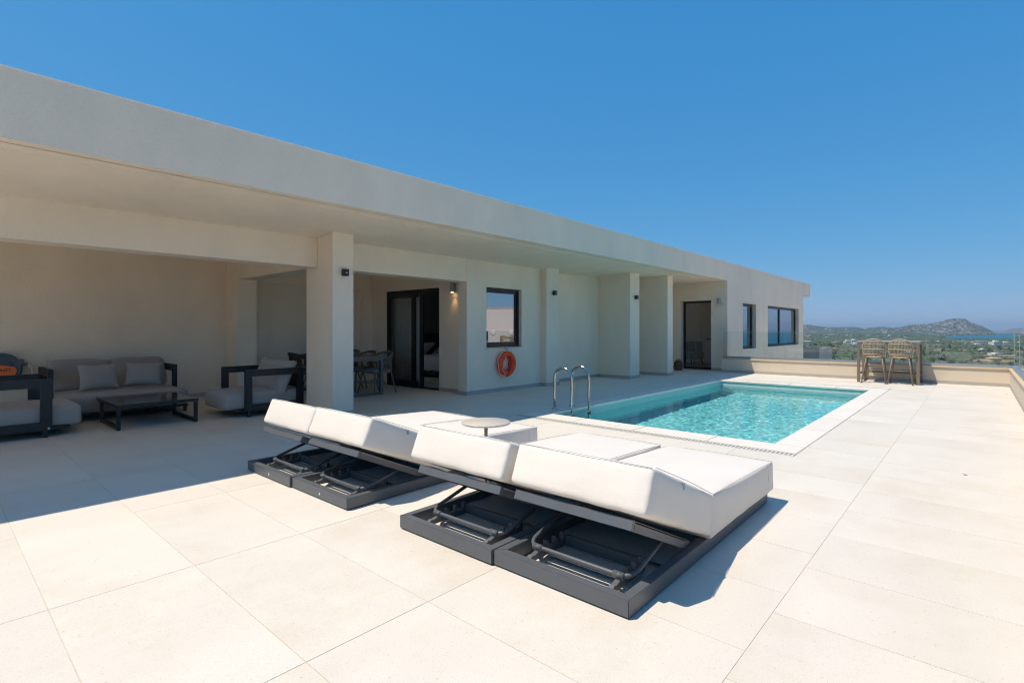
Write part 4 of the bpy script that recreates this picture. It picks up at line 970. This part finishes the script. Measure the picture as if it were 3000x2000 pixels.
# houses of the plain: (x0, x1, y_top, y_base, wall, roof kind, words)
HS = [
 (2354, 2366, 982, 988, 'p', 'f', 'pinkish flat house at the far left of the plain'), (2368, 2384, 983, 989, 'c', 'f', 'cream house beside the villa corner, far up the plain'),
 (2417, 2454, 979, 986, 'c', 'f', 'long cream two-storey block of flats above the left balustrade'), (2355, 2380, 998, 1008, 'w', 'g', 'white split-level house with grey roof just past the villa corner'),
 (2445, 2472, 1002, 1008, 'c', 'f', 'long low cream bungalow left of the white villas'), (2477, 2493, 999, 1010, 'w', 'f', 'white cubic villa left of the bar table'),
 (2495, 2512, 997, 1008, 'w', 'f', 'white two-storey villa with dark windows left of the bar table'), (2500, 2524, 1006, 1013.5, 'w', 'f', 'low white villa wing touching the bar table leg'),
 (2434, 2457, 1018, 1028, 'p', 't', 'pale pink house alone in the near scrub at left'), (2481, 2492, 982, 987, 'w', 'f', 'small white house in the upper row at left'),
 (2494, 2507, 982, 987, 'w', 'f', 'white house in the upper row above the white villas'), (2464, 2472, 983, 986, 'w', 'f', 'tiny white house left in the upper row'),
 (2539, 2555, 982, 988, 'c', 'f', 'cream house above the left bar stool'), (2568, 2577, 985, 988, 'w', 'f', 'tiny white house above the bar table top'),
 (2604, 2617, 983, 988, 'w', 'f', 'white house above the gap between the bar stools'), (2635, 2646, 984.5, 989, 'w', 'f', 'white house above the right bar stool'),
 (2651, 2662, 988, 992.5, 'w', 'f', 'white cottage right above the bar table end'), (2714, 2728, 999, 1005, 'p', 't', 'orange-pink house right of the bar table'),
 (2724, 2741, 1011, 1017, 'c', 'g', 'grey-roofed house low in the scrub right of the bar table'), (2660, 2674, 1002, 1008, 'c', 'f', 'cream house behind the bar table end'),
 (2667, 2688, 1023, 1031, 'w', 't', 'white house with red tiled roof seen under the bar table'), (2793, 2850, 1000.5, 1005, 'w', 'f', 'long low white hotel wing near the bay'),
 (2852, 2905, 1000.5, 1007, 'w', 'f', 'long white hotel range in the middle by the bay'), (2911, 2940, 1000.5, 1012.5, 'w', 'f', 'big white hotel block with square windows by the bay'),
 (2940, 2966, 1003, 1011, 'w', 'f', 'white hotel wing at the right end by the glass corner'), (2858, 2884, 1007, 1013, 'w', 'f', 'white hotel annex in front of the long range'),
 (2870, 2884, 1012.5, 1017, 'p', 't', 'small red-roofed house in front of the hotel annex'), (2827, 2841, 1006, 1008.5, 'w', 'f', 'flat white shed before the hotel'),
 (2850, 2866, 1017.5, 1020, 'w', 'f', 'flat white pool house amid the scrub'), (2875, 2894, 1022.5, 1029, 'w', 'f', 'white house with rooftop hut beside the dry field'),
 (2912, 2941, 1034.5, 1040, 'w', 'f', 'white house before the ochre field at right'), (2904, 2934, 1046, 1057, 'c', 'o', 'ochre-roofed pavilion nearest at the lower right'),
 (2943, 2954, 1020, 1025, 'c', 'g', 'grey-roofed hut near the glass corner'), (2747, 2761, 1000.5, 1004.5, 'w', 'f', 'white bungalow between orange house and hotel'),
 (2690, 2702, 987, 990, 'w', 'f', 'white house at the foot of the mountain'), (2735, 2746, 984, 987, 'c', 'f', 'cream house on the mountain foot near the bay'),
 (2588, 2598, 990, 993, 'w', 'f', 'white house just above the left stool back'), (2418, 2428, 988, 991, 'w', 'f', 'white cottage below the block of flats'),
]
hspots = []
for (x0, x1, y0, y1, wc, rk, lab_) in HS:
    d = (1.3-GZ)*1534/(y1-965); c = land((x0+x1)/2, d); gz = ground_z(c.x, c.y)
    wd = (x1-x0)/1534*d; h = (y1-y0)/1534*d+ .5; dp = min(max(wd*.7, 7), 14)
    hspots.append((c.x, c.y, wd))
    t = thing('house', lab_+' ', 'house', (c.x, c.y, gz-.3), TH+R(random.uniform(-14, 14)), 'houses scattered over the plain'); t['label'] = lab_
    wm = M['house_'+wc]; hw = h if rk == 'f' else h*.68
    b = MB(); b.box(-wd/2, wd/2, 0, dp, 0, hw)
    if rk == 'f' and wd > 9: b.box(-wd*.18, wd*.22, dp*.3, dp*.8, hw, hw*1.35 if wd < 40 else hw*1.12)
    b.build('wall', wm, t)
    if rk == 'f': MB().box(-wd/2-.15, wd/2+.15, -.15, dp+.15, hw-.25, hw+.02).build('roof', wm, t)
    else:
        rm = M['roof_'+rk]; o = .5
        MB().add([(-wd/2-o, -o, hw), (wd/2+o, -o, hw), (wd/2+o, dp+o, hw), (-wd/2-o, dp+o, hw), (-wd/2+wd*.22, dp/2, h), (wd/2-wd*.22, dp/2, h)], [(0, 1, 5, 4), (1, 2, 5), (2, 3, 4, 5), (3, 0, 4), (3, 2, 1, 0)]).build('roof', rm, t)
        MB().box(-wd*.2, -wd*.2+.9, dp*.4, dp*.4+.9, hw, h+.8).build('chimney', wm, t)
    nw_ = max(2, int(wd/4.2)); st_ = 2 if hw > 5.5 else 1
    for s_ in range(st_):
        for k in range(nw_):
            if nw_*st_ > 14 and (k % 2): continue
            x = -wd/2+(k+.5)*wd/nw_; zb = hw/st_*(s_+.32); MB().box(x-.65, x+.65, -.06, .02, zb, zb+hw/st_*.42).build('window', M['win'], t)
for (px, t_, wd, h, l) in ((2419, .62, 26, 9, 'white house high on the left end of the ridge'), (2433, .40, 22, 8, 'white house halfway up the left ridge'), (2478, .50, 24, 8, 'pale house on the slope above the block of flats'),
                          (2537, .80, 26, 9, 'white house in the saddle of the ridge above the left stool'), (2586, .35, 20, 8, 'white house low on the slope above the bar stools'), (2640, .55, 20, 8, 'white house on the mountain shoulder left of the summit')):
    at_, _, _, tr_ = SAMP['hill_range']; x, y, z = at_(px, tr_*t_)
    t = thing('house', l, 'house', (x, y, z-2), TH+R(random.uniform(-20, 20)), 'houses scattered over the plain')
    MB().box(-wd/2, wd/2, 0, 12, 0, h).build('wall', M['house_w'], t); MB().box(-wd*.1, wd*.35, 2, 9, h, h+3).build('roof', M['house_w'], t)
# radio mast on the hill at left
pm = land(2363, 5200); mz = 1.3+(965-952)/1534*5200-8
mast = thing('radio_mast', 'thin lattice radio mast on the hill right behind the villa corner', 'mast', (pm.x, pm.y, mz))
MB().bar((0, 0, 0), (0, 0, 30), .9, .9).build('mast_pole', M['alu'], mast)
MB().bar((-7, 0, 22), (7, 0, 22), .7, .7, (0, 1, 0)).bar((-4, 0, 27), (4, 0, 27), .6, .6, (0, 1, 0)).build('mast_arm', M['alu'], mast)

# ------------------------------------------------------------------ unseen terraces added round the house for bounce light
MB().box(-14, 14, 16.62, 33, -3.4, -3.1).box(.95, 14, -8, 16.62, -3.4, -3.1).build('lower_bounce_floor', M['tile'], kind='structure')  # added out of view to throw sunlight up onto the end wall
MB().box(-24, -14.21, -2, 27, -.4, -.05).build('rear_bounce_floor', M['tile'], kind='structure')  # unseen paving added to bounce sun in through the rear openings
# --- scrub: thousands of bushes in one object, olive trees one by one
ico_v = []; bm = bmesh.new(); bmesh.ops.create_icosphere(bm, subdivisions=1, radius=1); I1v = np.array([v.co[:] for v in bm.verts]); I1f = np.array([[v.index for v in f.verts] for f in bm.faces]); bm.free()
bm = bmesh.new(); bmesh.ops.create_icosphere(bm, subdivisions=2, radius=1); I2v = np.array([v.co[:] for v in bm.verts]); I2f = np.array([[v.index for v in f.verts] for f in bm.faces]); bm.free()
fields = [[(2690, 940), (2905, 905), (2990, 930), (2760, 1010)], [(2850, 745), (2990, 720), (3010, 770), (2900, 800)], [(2830, 610), (2960, 590), (2990, 640), (2870, 668)], [(2840, 2150), (2720, 2000), (2850, 1900), (2950, 2050)]]
def inpoly(px, d, poly):
    r = False; j = len(poly)-1
    for i in range(len(poly)):
        (xi, yi), (xj, yj) = poly[i], poly[j]
        if (yi > d) != (yj > d) and px < (xj-xi)*(d-yi)/(yj-yi)+xi: r = not r
        j = i
    return r
harr = np.array([(h[0], h[1], h[2]) for h in hspots])
def clear(x, y, rad):
    d = x*FX+y*FY; l = x*RX+y*RY
    if d < 100: return False
    px = 1500+1534*l/d
    for i, p in enumerate(fields):
        if i < 3:
            if inpoly(px, d+45, p) or inpoly(px, d+15, p) or inpoly(px, d, p): return False
        elif inpoly(px, d, p): return False
    # keep houses and a strip on their camera side free
    rr = math.hypot(x, y); ux, uy = x/rr, y/rr
    dx, dy = harr[:, 0]-x, harr[:, 1]-y
    al_ = dx*ux+dy*uy; ac = np.abs(-dx*uy+dy*ux)
    return not np.any((al_ > -14) & (al_ < 55) & (ac < harr[:, 2]*.5+rad*.4))
def scatter(n, r0, r1, a0, a1, s0, s1, IV, IF, flat=.62):
    V = []; F = []; off = 0; cnt = 0
    while cnt < n:
        r = math.sqrt(rng.uniform(r0*r0, r1*r1)); a = R(rng.uniform(a0, a1)); x, y = r*math.sin(a), r*math.cos(a); cnt += 1
        dens = noise.noise(Vector((x*.006, y*.006, 3)))+.35*noise.noise(Vector((x*.03, y*.03, 7)))
        if dens < -.28 and rng.random() < .8: continue
        s = rng.uniform(s0, s1)*(1+.5*max(0, dens))
        if not clear(x, y, s): continue
        z = ground_z(x, y)
        if z < SEA+2.5: continue
        q = IV*(1+rng.uniform(-.28, .28, (len(IV), 1)))*np.array([s, s*rng.uniform(.8, 1.2), s*flat*rng.uniform(.75, 1.3)])
        q = q+np.array([x, y, z+s*flat*.55]); V.append(q); F.append(IF+off); off += len(IV)
    return np.concatenate(V), np.concatenate(F)
def hillscatter(name, n, s0, s1, px0, px1, p=1.):
    at, a0, a1, tr = SAMP[name]; V = []; F = []; off = 0
    for _ in range(n):
        px, t = rng.uniform(px0, px1), tr*rng.uniform(.02, 1)**p*1.02; x, y, z = at(px, t)
        if noise.noise(Vector((x*.01, y*.01, 2))) < -.15 and rng.random() < .7: continue
        s = rng.uniform(s0, s1); q = I1v*(1+rng.uniform(-.28, .28, (12 if len(I1v) == 12 else len(I1v), 1)))*np.array([s, s, s*.6])+np.array([x, y, z+s*.25])
        V.append(q); F.append(I1f+off); off += len(I1v)
    return np.concatenate(V), np.concatenate(F)
def bulk(name, parts, m):
    V = []; F = []; o = 0
    for v, f in parts: V.append(v); F.append(f+o); o += len(v)
    V = np.concatenate(V); F = np.concatenate(F)
    me = bpy.data.meshes.new(name); me.vertices.add(len(V)); me.vertices.foreach_set('co', V.astype(np.float32).ravel())
    me.loops.add(len(F)*3); me.loops.foreach_set('vertex_index', F.astype(np.int32).ravel()); me.polygons.add(len(F))
    me.polygons.foreach_set('loop_start', np.arange(0, len(F)*3, 3, dtype=np.int32)); me.materials.append(m); me.update(calc_edges=True)
    o = bpy.data.objects.new(name, me); COL.objects.link(o); o['kind'] = 'stuff'; return o
sc1 = bulk('scrub_bushes', [hillscatter('hill_range', 1200, 4, 9, 2320, 2720), hillscatter('mountain', 1300, 2.5, 6.5, 2600, 2915, 1.4), scatter(2600, 420, 900, -15, 5, 1.6, 3.4, I2v, I2f), scatter(9000, 900, 1700, -15, 5, 2.0, 4.2, I1v, I1f), scatter(9000, 1700, 2800, -15, 5, 2.6, 5.5, I1v, I1f), scatter(6000, 2800, 5400, -14, -2, 3.5, 8, I1v, I1f)], M['leafA'])
sc2 = bulk('woodland_bushes', [hillscatter('hill_range', 700, 4, 10, 2320, 2720), hillscatter('mountain', 700, 2.5, 6, 2600, 2915), scatter(700, 430, 900, -15, 5, 1.8, 3.6, I2v, I2f, .75), scatter(2600, 900, 2800, -15, 5, 2.4, 5.2, I1v, I1f, .8), scatter(1500, 2800, 5200, -14, -2, 4, 9, I1v, I1f, .8)], M['leafB'])
for o, l in ((sc1, 'grey-green olive scrub covering the plain below the terrace'), (sc2, 'darker green thickets scattered through the olive scrub')): o['label'] = l; o['category'] = 'scrub'

def tree_mesh(seed, h, w_):
    rg = np.random.default_rng(seed); b = MB()
    tr = MB().tube([(0, 0, -.5), (.1, 0, h*.25), (.05*h, .02*h, h*.5)], .05*h, 6, r2=.025*h)
    for k in range(4):
        a = k*1.6+rg.uniform(0, 1); tr.tube([(.03*h, 0, h*.35), (.25*w_*math.cos(a), .25*w_*math.sin(a), h*.62)], .02*h, 5, r2=.01*h)
    V = []; F = []
    cl = [(rg.normal(0, w_*.22), rg.normal(0, w_*.22), h*.62+rg.normal(0, h*.12)) for _ in range(9)]
    for i in range(260):
        c = cl[rg.integers(9)]; p = Vector(c)+Vector(rg.normal(0, w_*.12, 3)); s = rg.uniform(.05, .10)*w_
        u = Vector(rg.normal(0, 1, 3)).normalized(); v = u.orthogonal().normalized(); n = len(V)
        V += [p-u*s-v*s*.6, p+u*s-v*s*.6, p+u*s+v*s*.6, p-u*s+v*s*.6]; F.append((n, n+1, n+2, n+3))
    return tr.mesh('trunk', M['trunk']), MB().add(V, F).mesh('crown', M['leafB'] if seed % 2 else M['leafA'])
tms = [tree_mesh(s, 4.6+.6*(s % 3), 5.2) for s in range(6)]
kinds = ['grey-green olive tree rising from the scrub below the terrace', 'dark green bushy tree rising from the scrub below the terrace']
cnt = 0; tries = 0
while cnt < 150 and tries < 4000:
    tries += 1
    r = math.sqrt(rng.uniform(480**2, 1350**2)); a = R(rng.uniform(-13.2, 3)); x, y = r*math.sin(a), r*math.cos(a)
    if not clear(x, y, 3): continue
    k = int(rng.integers(6)); s = rng.uniform(.8, 1.5)
    t = thing('olive_tree' if k % 2 == 0 else 'carob_tree', kinds[k % 2], 'tree', (x, y, ground_z(x, y)), rng.uniform(0, 6.28), 'olive trees in the scrub' if k % 2 == 0 else 'dark bushy trees in the scrub'); t.scale = (s, s, s)
    for nm, me in zip(('trunk', 'crown'), tms[k]):
        o = bpy.data.objects.new(nm, me); COL.objects.link(o); o.parent = t
    cnt += 1

# ------------------------------------------------------------------ haze
HAZE = 8e-5
if HAZE:
    hm = bpy.data.materials.new('haze_air'); hm.use_nodes = True; N = hm.node_tree.nodes; N.remove(N['Principled BSDF'])
    pv = N.new('ShaderNodeVolumePrincipled'); pv.inputs['Color'].default_value = (.60, .80, 1, 1); pv.inputs['Density'].default_value = HAZE; pv.inputs['Anisotropy'].default_value = .2
    hm.node_tree.links.new(pv.outputs[0], N['Material Output'].inputs['Volume'])
    MB().box(-25000, 25000, -25000, 25000, -60, 190).build('haze', hm, kind='stuff')
